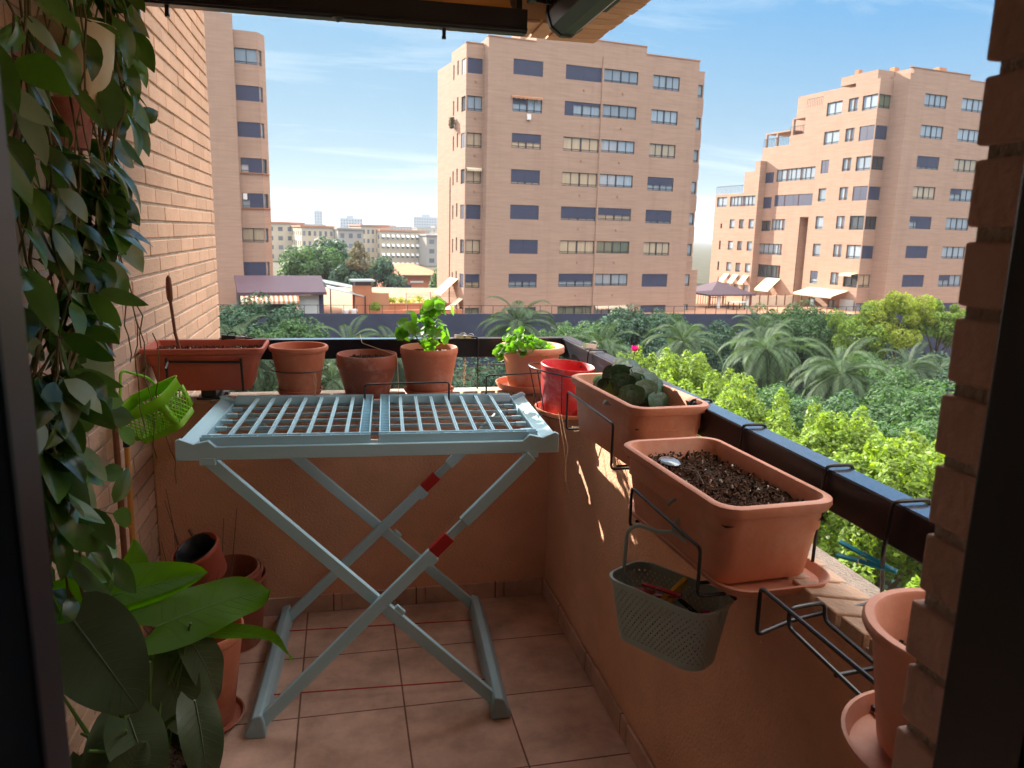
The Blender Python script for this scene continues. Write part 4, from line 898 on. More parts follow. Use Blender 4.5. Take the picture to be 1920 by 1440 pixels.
for k in range(4):
    zt = 3.75-PIT_*k*.9
    if zt < -4.2: break
    for v in (78.2, 76.4, 74.6): hw.append((v, v+.95, zt-1.1, zt, 'cu', 1))
    hw.append((80.6, 80.95, zt-1.1, zt-.5 if k == 0 else zt, 'dk', 1))
hw += [(80.0, 82.0, 5.3, 6.5, 'cu', 2), (74.7, 79.4, 5.3, 6.5, 'cu', 7)]
b = MB(); steps = [(58.9, 61.95, 17.05), (61.95, 66.25, 16.7), (66.25, 68.6, 15.5), (68.6, 70.8, 12.9), (70.8, 75.2, 11.95)]
for (v0, v1, zt) in steps:
    hh = []
    for h in hs:
        q = (max(h[0], v0), min(h[1], v1), *h[2:])
        if q[1] > q[0] and q[3] < zt: hh.append(q)
    if v0 == 66.25: hh.append((66.7, 68.0, GZ, 3.96))
    face_holes(b, sideR, v0, v1, GZ, zt, hh, .16)
    ubox(b, 61.85 if v0 != 66.25 else 62.9, 72, v0+.18 if v0 < 60 else v0, v1, GZ, zt-.01)
for v in (66.7, 68.0): b.add([W3(61.68, v, GZ), W3(62.9, v, GZ), W3(62.9, v, 3.96), W3(61.68, v, 3.96)], [(0, 1, 2, 3)])
b.add([W3(61.68, 66.7, 3.96), W3(62.9, 66.7, 3.96), W3(62.9, 68, 3.96), W3(61.68, 68, 3.96)], [(0, 1, 2, 3)])
ubox(b, 61.85, 62.91, 66.25, 66.69, GZ, 15.4); ubox(b, 61.85, 62.91, 68.01, 68.6, GZ, 15.4); ubox(b, 61.85, 62.91, 66.6, 68.1, 4.1, 15.4)
face_holes(b, bayR, 61.68, 63.4, GZ, 17.05, hb); face_holes(b, mainR, 63.4, 80, GZ, 17.35, hm)
b.add([W3(63.4, 57, GZ), W3(63.4, 58.9, GZ), W3(63.4, 58.9, 17.35), W3(63.4, 57, 17.35)], [(0, 1, 2, 3)])
ubox(b, 63.41, 80, 57.17, 72, GZ, 17.34); ubox(b, 63.8, 71.4, 57.02, 62, 17.35, 17.85); ubox(b, 61.7, 66, 59.3, 64, 17.05, 17.9)
for (v0, v1, zt) in ((74.3, 77.0, 9.3), (77.0, 82.4, 6.85)):
    face_holes(b, wing, v0, v1, GZ, zt, [h for h in hw if h[0] >= v0-.01 and h[1] <= v1+.01 and h[3] < zt] + [(max(h[0], v0), min(h[1], v1), h[2], h[3]) for h in hw if h[3] < zt and (h[0] < v0 < h[1] or h[0] < v1 < h[1])])
    ubox(b, 60.97, 70, v0+.02, v1-.02, GZ, zt-.01)
b.add([W3(60.8, 74.3, GZ), W3(61.7, 74.3, GZ), W3(61.7, 74.3, 9.9), W3(60.8, 74.3, 9.9)], [(0, 1, 2, 3)]); ubox(b, 60.8, 61.68, 74.301, 75.2, 9.3, 10.4)
b.build('wall', 'facade', t)
for (fn, q) in ((sideR, hs), (bayR, hb), (mainR, hm), (wing, hw)):
    for h in q: window(t, fn, *h[:4], h[4], h[5])
m = MB(); ubox(m, 63.4, 71.4, 56.97, 57.3, 17.86, 17.93); ubox(m, 71.41, 80, 56.97, 57.3, 17.36, 17.43); ubox(m, 61.64, 61.9, 58.87, 66.2, 17.06, 17.12) if False else None; m.build('roof_coping', 'facade_trim', t)
m = MB(); 
for q in ((64.5, 65.1, 60, 60.6, 17.9, 18.5), (68.2, 69.2, 58, 58.7, 17.86, 18.5), (62.2, 62.7, 62.3, 62.8, 17.9, 18.45)): m = MB(); ubox(m, *q); m.build('chimney', 'facade_trim', t)
m = MB()      # balcony rails on the terraces
for (v0, v1, z) in ((66.3, 70.8, 12.95), (70.8, 75.1, 12.0), (66.3, 68.6, 15.55), (77.0, 82.3, 6.9)):
    u = 61.70 if z > 7 else 60.82
    ubox(m, u, u+.04, v0, v1, z+.85, z+.9)
    n = int((v1-v0)/.25)
    for i in range(n+1): v = v0+(v1-v0)*i/n; ubox(m, u, u+.025, v-.012, v+.012, z, z+.85)
m.build('balcony_rail', 'black_metal', t)
m = MB(); ubox(m, 61.7, 63.4, 66.4, 70.5, 14.6, 14.75); ubox(m, 61.7, 61.95, 70.4, 70.7, 12.9, 14.6); ubox(m, 61.75, 65, 70.9, 74.9, 13.4, 13.55); ubox(m, 61.75, 61.95, 72.9, 73.1, 11.95, 13.4); ubox(m, 61.75, 61.95, 74.7, 74.9, 11.95, 13.4); m.build('terrace_canopy', 'facade', t)
facade_awning(t, sideR, 60.0, 65.5, -3.6, 2.2, .55, 'awning_cream', scallop=False); facade_awning(t, sideR, 70.2, 72.6, -3.0, 1.6, 1.3, 'awning_cream', scallop=False)
for v in (74.7, 76.6, 78.4): facade_awning(t, wing, v, v+1.0, -2.9, .8, .9, 'awning_cream', scallop=False)
facade_awning(t, sideR, 59.0, 60.6, -1.75, .9, .1, 'awning_cream', scallop=False)
m = MB(); ubox(m, 61.55, 61.67, 59.1, 60.9, -6.6, -4.5); m.build('glass_door', 'pale_panel', t)
# ---------------- the raised terraces (podium)
YD, DZ = 61.2, -5.55
t = thing('terrace_podium', 'long dark blue-grey podium wall carrying the private terraces', 'wall', (25, YD, GZ), world=True)
MB().box(-22, 75, YD, YD+34, GZ, DZ).build('terrace_deck', 'deck_tile', t)
MB().box(-22, 75, YD-.16, YD-.01, GZ, DZ+.45).build('retaining_wall', 'navy_wall', t)
m = MB(); m.box(-22, 75, YD-.12, YD-.08, DZ+1.10, DZ+1.14)
for i in range(98): m.box(-22+i, -21.96+i, YD-.12, YD-.08, DZ+.451, DZ+1.1)
m.build('terrace_rail', 'black_metal', t)
# pavilion with the plum roof
t = thing('pavilion', 'low terrace pavilion with a plum-coloured flat roof beside the left tower', 'pavilion', tuple(W3(6, 64, DZ)), world=True)
m = MB(); P = [W3(2.2, 61.6, -3.5), W3(8.9, 61.6, -3.5), W3(9.3, 67.5, -2.55), W3(2.2, 67.5, -2.55)]; m.add(P+[p-Vector((0, 0, .22)) for p in P], [(0, 1, 2, 3), (7, 6, 5, 4), (0, 4, 5, 1), (1, 5, 6, 2), (2, 6, 7, 3), (3, 7, 4, 0)]); m.build('roof', 'plum_roof', t)
m = MB(); ubox(m, 2.3, 5.2, 62.4, 67, DZ+.01, -3.45); ubox(m, 8.35, 8.7, 62.0, 67, DZ+.01, -3.75); ubox(m, 5.2, 6.7, 63.2, 67, DZ+.01, -3.5); m.build('dark_wall', 'navy_wall', t)
m = MB(); ubox(m, 6.75, 8.35, 62.1, 62.2, DZ+.01, -3.78); m.build('sliding_panel', 'pale_panel', t)
m = MB()
for i in range(24):
    if i % 2 == 0: a = 2.4+i*.18; m.add([W3(a, 61.7, -3.72), W3(a+.18, 61.7, -3.72), W3(a+.18, 61.1, -4.15), W3(a, 61.1, -4.15), W3(a+.18, 61.09, -4.35), W3(a, 61.09, -4.35)], [(0, 1, 2, 3), (3, 2, 4, 5)])
aw = m.build('awning', 'awning_cream', t, solid=.02)
m = MB()
for i in range(24):
    if i % 2: a = 2.4+i*.18; m.add([W3(a, 61.7, -3.72), W3(a+.18, 61.7, -3.72), W3(a+.18, 61.1, -4.15), W3(a, 61.1, -4.15), W3(a+.18, 61.09, -4.35), W3(a, 61.09, -4.35)], [(0, 1, 2, 3), (3, 2, 4, 5)])
m.build('awning_stripe', 'orange_tile', t, solid=.02)
# pergola slats, chimney blocks, planters and furniture on the left terrace
t = thing('shade_roof', 'slanted pale shade roof on posts between the pavilion and the chimney block', 'pergola', tuple(W3(10, 64, DZ)), world=True)
m = MB()
for k, (za, zb) in enumerate(((-3.25, -3.95), (-2.95, -3.55))): v = 62.5+k*2.2; P = [W3(9.2, v, za), W3(12.2, v+.3, zb), W3(12.2, v+1.8, zb+.15), W3(9.2, v+1.8, za+.15)]; m.add(P+[p-Vector((0, 0, .08)) for p in P], [(0, 1, 2, 3), (7, 6, 5, 4), (0, 4, 5, 1), (1, 5, 6, 2), (2, 6, 7, 3), (3, 7, 4, 0)])
m.build('roof_panel', 'pale_panel', t)
for a in (9.3, 12.1): m = MB(); ubox(m, a, a+.09, 62.6, 62.69, DZ, -3.3 if a < 10 else -3.9); m.build('post', 'black_metal', t)
t = thing('chimney_block', 'orange brick ventilation chimney with a flat cap on the left terrace', 'chimney', tuple(W3(12, 64, DZ)), world=True)
m = MB(); ubox(m, 11.35, 12.75, 62.8, 64, DZ, -3.1); m.build('brick_shaft', 'orange_tile', t)
m = MB(); ubox(m, 11.4, 12.7, 62.85, 63.95, -3.1, -2.75); m.build('vent', 'plum_roof', t)
m = MB(); ubox(m, 11.1, 13.0, 62.6, 64.2, -2.75, -2.62); m.build('chimney_cap', 'pale_panel', t)
m = MB(); ubox(m, 12.76, 14.2, 62.9, 64.2, DZ, -3.72); m.build('brick_store', 'facade_trim', t)
for (u0, u1, v, z0, z1, lab) in ((14.3, 20.2, 64.5, DZ, -4.75, 'low orange parapet behind the terrace at the centre tower'), (12.2, 20.3, 61.7, DZ, -5.05, 'low brick kerb along the terrace edge')):
    m = MB(); ubox(m, u0, u1, v, v+.25, z0, z1); o = m.build('terrace_wall', 'orange_tile'); tag(o, lab, 'wall')
for i, (u, w_) in enumerate(((10.2, .5), (10.9, .5))):
    m = MB(); ubox(m, u, u+w_, 62.0, 62.4, DZ+.42, DZ+.60); ubox(m, u+.05, u+w_-.05, 62.05, 62.35, DZ, DZ+.419); tag(m.build('garden_cushion', 'white_paint'), 'white seat cushion on the left terrace, %s of the two' % ('left' if i == 0 else 'right'), 'cushion', 'white seats on the left terrace')
t = thing('clothes_line', 'metal clothes line frame on the left terrace near the centre tower', 'clothes line', tuple(W3(17, 62, DZ)), world=True)
for u in (15.5, 17.6): MB().tube([W3(u, 62.2, DZ), W3(u, 62.2, -3.6)], .035, 6).build('post', 'steel', t)
m = MB()
for k in range(4): m.tube([W3(15.5, 62.2, -3.7-.12*k), W3(20.2, 63.4, -3.7-.12*k)], .012, 5)
m.build('line', 'black_metal', t)
# gazebo on the right terrace
t = thing('gazebo', 'dark hip-roofed wooden gazebo on the terrace left of the right building', 'gazebo', tuple(W3(49.9, 66, -6)), world=True)
gu0, gu1, gv0, gv1, ge, gp = 46.9, 52.7, 63.4, 68.6, -4.15, -3.0; apx = W3((gu0+gu1)/2, (gv0+gv1)/2, gp+.05)
E4 = [W3(gu0, gv0, ge), W3(gu1, gv0, ge), W3(gu1, gv1, ge), W3(gu0, gv1, ge)]
m = MB(); m.add(E4+[apx]+[p-Vector((0, 0, .15)) for p in E4], [(0, 1, 4), (1, 2, 4), (2, 3, 4), (3, 0, 4), (0, 5, 6, 1), (1, 6, 7, 2), (2, 7, 8, 3), (3, 8, 5, 0), (8, 7, 6, 5)]); m.build('roof', 'plum_roof', t)
MB().tube([apx, apx+Vector((0, 0, .45))], [.08, .02], 8).build('finial', 'plum_roof', t)
for (u, v) in ((gu0+.4, gv0+.4), (gu1-.4, gv0+.4), (gu1-.4, gv1-.4), (gu0+.4, gv1-.4)): m = MB(); ubox(m, u-.08, u+.08, v-.08, v+.08, -6.6, ge-.1); m.build('post', 'wood_dark', t)
m = MB()
for i in range(16):
    u = gu0+.5+(gu1-gu0-1)*i/15; ubox(m, u-.025, u+.025, gv1-.5, gv1-.45, -6.5, ge-.1)
ubox(m, gu0+.5, gu1-.5, gv1-.5, gv1-.45, ge-.35, ge-.28)
m.build('lattice', 'wood_dark', t)
m = MB()
for i in range(7): u = gu0+.5+(gu1-gu0-1)*i/15; ubox(m, u-.02, u+.02, gv0+.45, gv0+.5, -6.5, ge-.1)
ubox(m, gu0+.48, gu0+.52+(gu1-gu0-1)*6/15, gv0+.45, gv0+.5, ge-.35, ge-.28); m.build('lattice', 'wood_dark', t)
for u in (gu0+1.3, gu1-.9): m = MB(); ubox(m, u, u+.35, gv0+.3, gv0+.42, -6.5, ge-.15); m.build('curtain', 'white_paint', t)
m = MB(); ubox(m, 48.7, 50.3, 61.8, 62.8, DZ+.7, DZ+.78); t2 = m.build('table_top', 'pale_panel'); tt = thing('terrace_table', 'pale table with dark legs in front of the gazebo', 'table', tuple(W3(49.5, 62.3, DZ)), world=True)
bpy.data.objects.remove(t2); m.build('table_top', 'pale_panel', tt)
for (u, v) in ((48.8, 61.9), (50.2, 61.9), (48.8, 62.7), (50.2, 62.7)): m = MB(); ubox(m, u-.04, u+.04, v-.04, v+.04, DZ, DZ+.699); m.build('leg', 'black_metal', tt)
t = thing('privacy_screen', 'run of cream fabric privacy panels between dark posts right of the gazebo', 'screen', tuple(W3(57, 67, -6)), world=True)
for i in range(8): m = MB(); u = 53.2+i*1.05; ubox(m, u+.06, u+1.0, 66.0-.1*i, 66.06-.1*i, -6.3, -4.5); m.build('screen_panel', 'awning_cream', t)
for i in range(9): m = MB(); u = 53.2+i*1.05; ubox(m, u-.04, u+.04, 66.0-.1*i, 66.08-.1*i, -6.5, -4.3); m.build('post', 'wood_dark', t)
# ---------------- middle distance
t = thing('community_building', 'low building with a terracotta hipped roof beyond the trees', 'building', tuple(W3(30, 124, GZ)), world=True)
m = MB(); ubox(m, 27, 35.5, 121, 133, GZ, -5.7); m.build('wall', 'orange_tile', t)
E4 = [W3(26, 120, -5.6), W3(36.5, 120, -5.6), W3(36.5, 134, -5.0), W3(26, 134, -5.0)]; q = [W3(30, 126, -4.0), W3(32.5, 126, -4.0)]
m = MB(); m.add(E4+q, [(0, 1, 5, 4), (1, 2, 5), (2, 3, 4, 5), (3, 0, 4), (3, 2, 1, 0)]); m.build('roof', 'orange_tile', t)
m = MB(); ubox(m, 27.2, 31, 120.9, 120.98, -8.6, -7.2); m.build('glazing', 'navy', t)
m = MB(); ubox(m, 27.5, 30.3, 120.8, 120.9, -6.5, -6.2); ubox(m, 30.8, 33.0, 120.8, 120.9, -6.9, -6.6); m.build('canopy', 'white_paint', t)
def block(name, label, u0, u1, v0, v1, z1, m_='city_cream', cols=6, rows=5, group=None, zb=-12, side=True):
    t = thing(name, label, 'apartment block', tuple(W3((u0+u1)/2, v0, zb)), group=group, world=True)
    b = MB(); ubox(b, u0, u1, v0, v1, zb, z1); b.build('wall', m_, t)
    b = MB(); ubox(b, u0-.3, u1+.3, v0-.3, v1+.3, z1, z1+.5); b.build('roof', 'orange_tile' if m_ == 'city_cream' else m_, t)
    w_, h_ = (u1-u0)/cols, 2.95
    for i in range(cols):
        for j in range(rows):
            z = z1-1.1-j*h_
            if z-1.3 < zb+1: break
            b = MB(); ubox(b, u0+(i+.25)*w_, u0+(i+.72)*w_, v0-.03, v0+.1, z-1.35, z); b.build('window', 'pane_city', t)
    if side:
        n = max(2, int((v1-v0)/5))
        for i in range(n):
            for j in range(rows):
                z = z1-1.1-j*h_; s = v0+(v1-v0)*(i+.3)/n; b = MB(); ubox(b, u0-.03, u0+.1, s, s+(v1-v0)*.4/n, z-1.35, z); b.build('window', 'pane_city', t)
    return t
block('city_block', 'cream apartment block with white fins just right of the left tower', 16, 31, 262, 285, 2.6, cols=5, rows=4)
block('city_block', 'pale cream block with vertical window strips above the pines', 27, 36.5, 235, 262, 1.6, cols=6, rows=4)
block('city_block', 'plain grey gable-ended block left of the bare brownish tree', 36.6, 44, 228, 252, 1.2, 'city_grey', cols=3, rows=4, side=False)
block('city_block', 'cream block with tall sunlit fins behind the bare brownish tree', 48, 57, 252, 275, 2.4, cols=6, rows=4)
t = block('city_block', 'long cream block covered in small white window awnings', 53, 67.5, 246, 270, .9, cols=9, rows=4)
for i in range(9):
    for j in range(4): m = MB(); a = 53+(i+.2)*14.5/9; z = -.2-j*2.95; P = [W3(a, 245.9, z+.1), W3(a+.9, 245.9, z+.1), W3(a+.9, 245.0, z-.7), W3(a, 245.0, z-.7)]; m.add(P, [(0, 1, 2, 3)]); m.build('awning', 'white_paint', t, solid=.04)
block('city_block', 'grey block with a red roof edge close to the centre tower', 65.5, 76, 236, 258, -.2, 'city_grey', cols=3, rows=4, side=False)
block('city_block', 'pale block glimpsed between the centre and right buildings', 96, 104, 150, 175, -.6, 'city_grey', cols=4, rows=3)
block('city_block', 'tall pale block in the gap left of the gazebo', 88, 95, 140, 160, 1.2, cols=4, rows=4)
k = 0
rr = random.Random(5)
for i in range(46):      # the town beyond
    v = rr.uniform(330, 950); az = rr.uniform(-.10, .40); u = v*az+rr.uniform(-5, 5); wd = rr.uniform(14, 34); h = 1.5-rr.uniform(1, 9)*(1 if v < 600 else .5)+v*.006
    m = MB(); ubox(m, u, u+wd, v, v+15, -14, h)
    nn = max(3, int(wd/3))
    mb = m.build('wall', 'city_cream' if rr.random() < .6 else 'city_grey')
    t = thing('town_house', 'distant pale block in the hazy town behind the nearer apartment blocks', 'town block', tuple(W3(u, v, -14)), group='distant blocks of the town', world=True)
    bpy.data.objects.remove(mb); m.build('wall', 'city_cream' if rr.random() < .6 else 'city_grey', t)
    w_ = MB()
    for a in range(nn):
        for c in range(3): ubox(w_, u+(a+.3)*wd/nn, u+(a+.7)*wd/nn, v-.1, v+.2, h-1.2-c*3-1.3, h-1.2-c*3)
    tag(w_.build('windows', 'pane_city', t), kind='stuff')
    m = MB(); ubox(m, u-.5, u+wd+.5, v-.5, v+15.5, h, h+.7); m.build('roof', 'orange_tile' if rr.random() < .5 else 'city_grey', t)
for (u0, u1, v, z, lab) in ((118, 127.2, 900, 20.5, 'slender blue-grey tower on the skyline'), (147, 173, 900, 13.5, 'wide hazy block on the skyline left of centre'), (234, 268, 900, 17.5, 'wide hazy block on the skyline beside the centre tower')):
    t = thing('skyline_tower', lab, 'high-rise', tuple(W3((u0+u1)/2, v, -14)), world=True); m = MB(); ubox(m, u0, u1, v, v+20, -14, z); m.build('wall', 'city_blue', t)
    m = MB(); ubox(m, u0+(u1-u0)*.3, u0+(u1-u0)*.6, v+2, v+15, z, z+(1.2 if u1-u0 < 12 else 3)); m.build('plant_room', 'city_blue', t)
    n = max(3, int((u1-u0)/3)); m = MB()
    for i in range(n):
        for j in range(6): ubox(m, u0+(u1-u0)*(i+.25)/n, u0+(u1-u0)*(i+.7)/n, v-.1, v+.2, z-2-j*3.2-1.6, z-2-j*3.2)
    tag(m.build('windows', 'pane_city', t), kind='stuff')
m = MB(); n = 60; vs = []
for i in range(n+1):
    a = -.35+1.2*i/n; v = 2600; h = 10+14*math.exp(-((a-.30)/.05)**2)+5*math.sin(a*23)+3*math.sin(a*61)
    vs += [W3(v*a, v, -14), W3(v*a, v+30, h), W3(v*a*1.3, v+900, -14)]
m.add(vs, [(3*i+q, 3*i+3+q, 3*i+4+q, 3*i+1+q) for i in range(n) for q in (0, 1)]); struct(m.build('hills', 'hill', smooth=True))

# ================================================================== TREES
def leaf_mesh(name, P, Nn, size, aspect=.5, mat_='green_leaf', parent=None, fold=True):
    """many leaf-sized faces: P positions, Nn preferred normals (n,3), size (n,)"""
    n = len(P); rv = rng.normal(size=(n, 3)); Nn = Nn+rv*.55; Nn /= np.linalg.norm(Nn, axis=1)[:, None]+1e-9
    T = np.cross(Nn, rng.normal(size=(n, 3))); T /= np.linalg.norm(T, axis=1)[:, None]+1e-9; B = np.cross(Nn, T)
    s = size[:, None]; a = T*s; b = B*s*aspect
    V = np.stack([P-a, P-a*.1+b-Nn*s*.12, P+a, P-a*.1-b-Nn*s*.12], 1).reshape(-1, 3)
    me = bpy.data.meshes.new(name); me.vertices.add(4*n); me.vertices.foreach_set('co', V.astype(np.float32).ravel())
    me.loops.add(6*n); idx = np.arange(n)[:, None]*4+np.array([[0, 1, 2, 0, 2, 3]]); me.loops.foreach_set('vertex_index', idx.astype(np.int32).ravel())
    me.polygons.add(2*n); me.polygons.foreach_set('loop_start', np.arange(0, 6*n, 3, dtype=np.int32)); me.update(calc_edges=True); me.validate()
    me.materials.append(MC[mat_]); o = bpy.data.objects.new(name, me); COL.objects.link(o)
    if parent is not None: o.parent = parent
    return o
def crown_points(n, R3, clumps, cr, up=.0, shell=.75, upright=1.0):
    """clumps scattered in an ellipsoid; leaves on clump shells"""
    C = rng.normal(size=(clumps, 3)); C /= np.linalg.norm(C, axis=1)[:, None]; C *= (rng.uniform(.25, 1, (clumps, 1)))**.45; C[:, 2] = np.where(C[:, 2] < -.55, -C[:, 2]*.4, C[:, 2]); C = C*np.array(R3)
    rad = cr*rng.uniform(.6, 1.25, clumps); k = rng.integers(0, clumps, n)
    d = rng.normal(size=(n, 3)); d /= np.linalg.norm(d, axis=1)[:, None]; q = rng.uniform(shell, 1.02, (n, 1))**.6
    off = d*q*rad[k][:, None]*np.array([1, 1, upright]); P = C[k]+off
    Nn = d+np.array([0, 0, .5+up]); return P, Nn
def tree(name, label, loc, R3, h, n, clumps, cr, size, m, group=None, upright=1.0, aspect=.5, trunk_r=.14, src=None, rz=0, sc_=1.0):
    """crown centre at height h above loc"""
    if src is not None:
        c = copy_tree(src); c.location = loc; c.rotation_euler = (0, 0, rz); c.scale = (sc_, sc_, sc_); c['label'] = label
        return c
    t = thing(name, label, 'tree', loc, rz, group); P, Nn = crown_points(n, R3, clumps, cr, upright=upright); P[:, 2] += h
    leaf_mesh('crown', P, Nn, rng.uniform(.65, 1.3, n)*size, aspect, m, t)
    b = MB(); top = h+R3[2]*.2; b.tube([(0, 0, -.1), (.05, .03, h*.3), (-.04, .05, h*.6), (.03, 0, top)], [trunk_r, trunk_r*.8, trunk_r*.6, trunk_r*.25], 9)
    for k in range(9):
        a = k*2.4; z0 = h*(.35+.05*k); e = Vector((math.cos(a)*R3[0]*.75, math.sin(a)*R3[1]*.75, h+R3[2]*random.uniform(-.4, .6))); s = Vector((0, 0, z0)); b.tube([s, (s+e)/2+Vector((0, 0, .25)), e], [trunk_r*.45, trunk_r*.28, trunk_r*.08], 6)
    b.build('trunk', 'trunk', t, smooth=True); t.scale = (sc_,)*3
    return t
g1 = 'bright ficus trees below the balcony'
def put(src, label, x, y, zt, rz=0, wide=1.0):
    """a tree (the source itself or a copy) with its top at height zt"""
    cr_ = [c for c in src.children if c.name.startswith('crown')][0]; H = max(v.co.z for v in cr_.data.vertices)*.985
    c = src if src.get('fresh') else copy_tree(src)
    if 'fresh' in c: del c['fresh']
    s_ = (zt-GZ)/H; c.location = (x, y, GZ); c.rotation_euler = (0, 0, rz); c.scale = (s_*wide, s_*wide, s_); c['label'] = label; return c
F0 = tree('ficus_tree', 'ficus', (0, 0, GZ), (2.1, 2.1, 1.9), 5.0, 36000, 105, .27, .070, 'ficus_leaf', g1, upright=2.5); F0['fresh'] = 1
F1 = tree('ficus_tree', 'ficus', (0, 0, GZ), (2.3, 2.1, 2.1), 4.7, 36000, 110, .29, .072, 'ficus_leaf', g1, upright=2.4); F1['fresh'] = 1
for lab, x, y, zt, src, rz in [('bright yellow-green ficus nearest to the handrail at the lower right', 11.6, 13.6, -2.45, F0, 0), ('bright ficus just left of the brick pillar', 13.9, 14.6, -2.55, F1, 0), ('bright ficus in the middle of the row under the handrail loops', 12.4, 17.6, -2.85, F0, 1.1),
                              ('bright ficus behind the nearest trough rim', 12.0, 20.4, -2.65, F1, 3.3), ('bright ficus towards the far end of the row', 12.1, 24.0, -2.45, F0, 4.0), ('lit ficus top beside the cyclamen', 11.5, 28.0, -2.85, F1, 2.2),
                              ('ficus seen under the handrail beside the nearest trough', 8.6, 10.4, -3.9, F1, 3.1), ('ficus tree half hidden by the brick pillar', 16.6, 12.2, -2.9, F0, 5.0), ('ficus left of the scarlet pot below the far rail', 5.2, 27.5, -4.6, F1, .7),
                              ('ficus below the gap between the far pots', 2.4, 30.0, -5.0, F0, .2), ('ficus below the corner pot under the far handrail', 8.2, 30.0, -4.6, F0, 2.2), ('low ficus close under the side handrail', 7.8, 14.6, -4.2, F0, 3.6)]:
    put(src, lab, x, y, zt, rz)
g2 = 'shaded dense trees in the garden'
D0 = tree('garden_tree', 'garden', (0, 0, GZ), (2.9, 2.9, 1.9), 4.0, 22000, 70, .60, .10, 'green_leaf', g2, upright=1.5); D0['fresh'] = 1
D1 = tree('garden_tree', 'garden', (0, 0, GZ), (3.2, 3.0, 1.9), 3.7, 18000, 70, .70, .12, 'blue_leaf', g2); D1['fresh'] = 1
for lab, x, y, zt, src, rz in [('dense shaded green tree behind the bright ficus row', 17.1, 26.4, -4.1, D0, 0), ('dark bluish green bushy tree beside the drooping palm', 19.8, 26.2, -4.5, D1, 0), ('shaded tree with upright shoots left of the pillar', 21.6, 25.0, -3.7, D0, 2.0), ('low shaded tree behind the nearest bright ficus', 18.4, 20.4, -3.8, D0, 3.0), ('dark tree below the corner palm', 15.6, 31.0, -4.9, D1, .6),
                              ('shaded green tree in front of the greyish palm', 24.0, 29.6, -3.9, D0, 4.0), ('dark tree filling the middle of the garden', 20.0, 30.6, -5.3, D1, 2.6), ('dark bush left of the large palm', 13.6, 37.0, -4.9, D1, 3.6), ('dark tree under the left end of the far rail', -1.2, 33.5, -5.0, D0, 4.2), ('shaded tree between the left palms', 4.0, 39.0, -5.3, D1, 5.0),
                              ('round dark tree in front of the centre tower wall', 19.2, 48.5, -3.1, D1, 1.9), ('dark tree filling the garden by the right terrace', 28.6, 37.0, -4.6, D0, 1.4), ('bushy tree in front of the right terrace', 30.3, 46.5, -2.6, D0, 2.9), ('smaller bushy tree right of the gazebo', 33.0, 49.0, -3.3, D0, .9), ('dark green tree at mid height beside the pillar', 29.0, 29.0, -3.6, D1, 5.6),
                              ('dark tree below the gazebo terrace', 24.5, 46.0, -3.9, D1, .3), ('rounded tree at the foot of the centre tower behind the geranium', 14.6, 47.0, -4.0, D0, 2.2), ('tree between the centre tower and the gazebo terrace', 22.6, 51.0, -3.7, D0, 4.4), ('dark tree low behind the greyish palm', 31.5, 34.5, -4.3, D1, 4.4), ('low dark tree under the side handrail', 13.0, 21.6, -5.2, D1, 2.2), ('dark tree in the garden below the upright palm', 8.6, 38.0, -5.1, D1, 1.0)]:
    put(src, lab, x, y, zt, rz)
def fresh(*a, zt=None, **k):
    t_ = tree(*a, **k); t_['fresh'] = 1; return put(t_, a[1], a[2][0], a[2][1], zt)
fresh('acacia_tree', 'feathery dark green tree at the left in front of the pavilion', (-4.3, 40, GZ), (2.8, 2.4, 2.4), 5.2, 16000, 60, .6, .085, 'blue_leaf', zt=-1.75)
fresh('acacia_tree', 'lower rounded green tree below the feathery one at the left', (-2.6, 37.5, GZ), (2.2, 2.0, 2.0), 4.4, 11000, 50, .55, .085, 'green_leaf', zt=-2.8)
fresh('yellow_tree', 'tall tree with glowing yellow-green crown in front of the right building', (34.9, 42, GZ), (2.6, 2.2, 2.2), 6.2, 15000, 40, .62, .11, 'yellow_leaf', zt=-1.6)
fresh('yellow_tree', 'lighter green airy tree right of the glowing yellow one', (38.0, 42.0, GZ), (2.3, 2.0, 1.8), 5.7, 9000, 34, .52, .11, 'ficus_leaf', zt=-2.1)
fresh('yellow_tree', 'green tree with a full crown left of the glowing yellow one', (32.4, 42.6, GZ), (2.1, 2.0, 2.2), 5.0, 10000, 40, .55, .11, 'ficus_leaf', zt=-2.5)
tree('pine_tree', 'broad rounded stone pine right of the left tower', (-4.0, 108, -11), (3.9, 3.2, 2.9), 7.0, 9000, 40, 1.2, .24, 'green_leaf')
tree('pine_tree', 'second stone pine behind the pavilion roof', (-1.3, 113, -11), (3.6, 3.0, 3.4), 7.2, 9000, 40, 1.2, .24, 'blue_leaf')
tree('pine_tree', 'small round pine below the second stone pine', (.6, 104, -11), (2.6, 2.5, 2.0), 5.4, 5000, 26, .9, .22, 'blue_leaf')
tree('bare_tree', 'tall sparse brownish tree in the middle distance', (2.2, 104, -11), (1.7, 1.7, 4.4), 6.4, 5000, 46, .62, .16, 'brown_leaf')
tree('pine_tree', 'dark green tree behind the chimney block', (5.6, 110, -11), (2.8, 2.6, 2.9), 5.2, 7000, 34, .95, .22, 'blue_leaf')
tree('pine_tree', 'green tree right of the terracotta-roofed building by the centre tower', (13.3, 100, -11), (2.1, 2.1, 2.4), 5.0, 6000, 30, .8, .2, 'green_leaf')
for i, (u, v, lab) in enumerate([(15.2, 65.5, 'row of lit shrubs behind the orange terrace parapet, left part'), (18.3, 65.8, 'row of lit shrubs behind the orange terrace parapet, right part')]):
    P, Nn = crown_points(1800, (1.6, .35, .35), 14, .3); o = leaf_mesh('terrace_shrub', P, Nn, np.full(1800, .07), .5, 'yellow_leaf'); o.location = W3(u, v, -4.65); tag(o, lab, 'shrub')
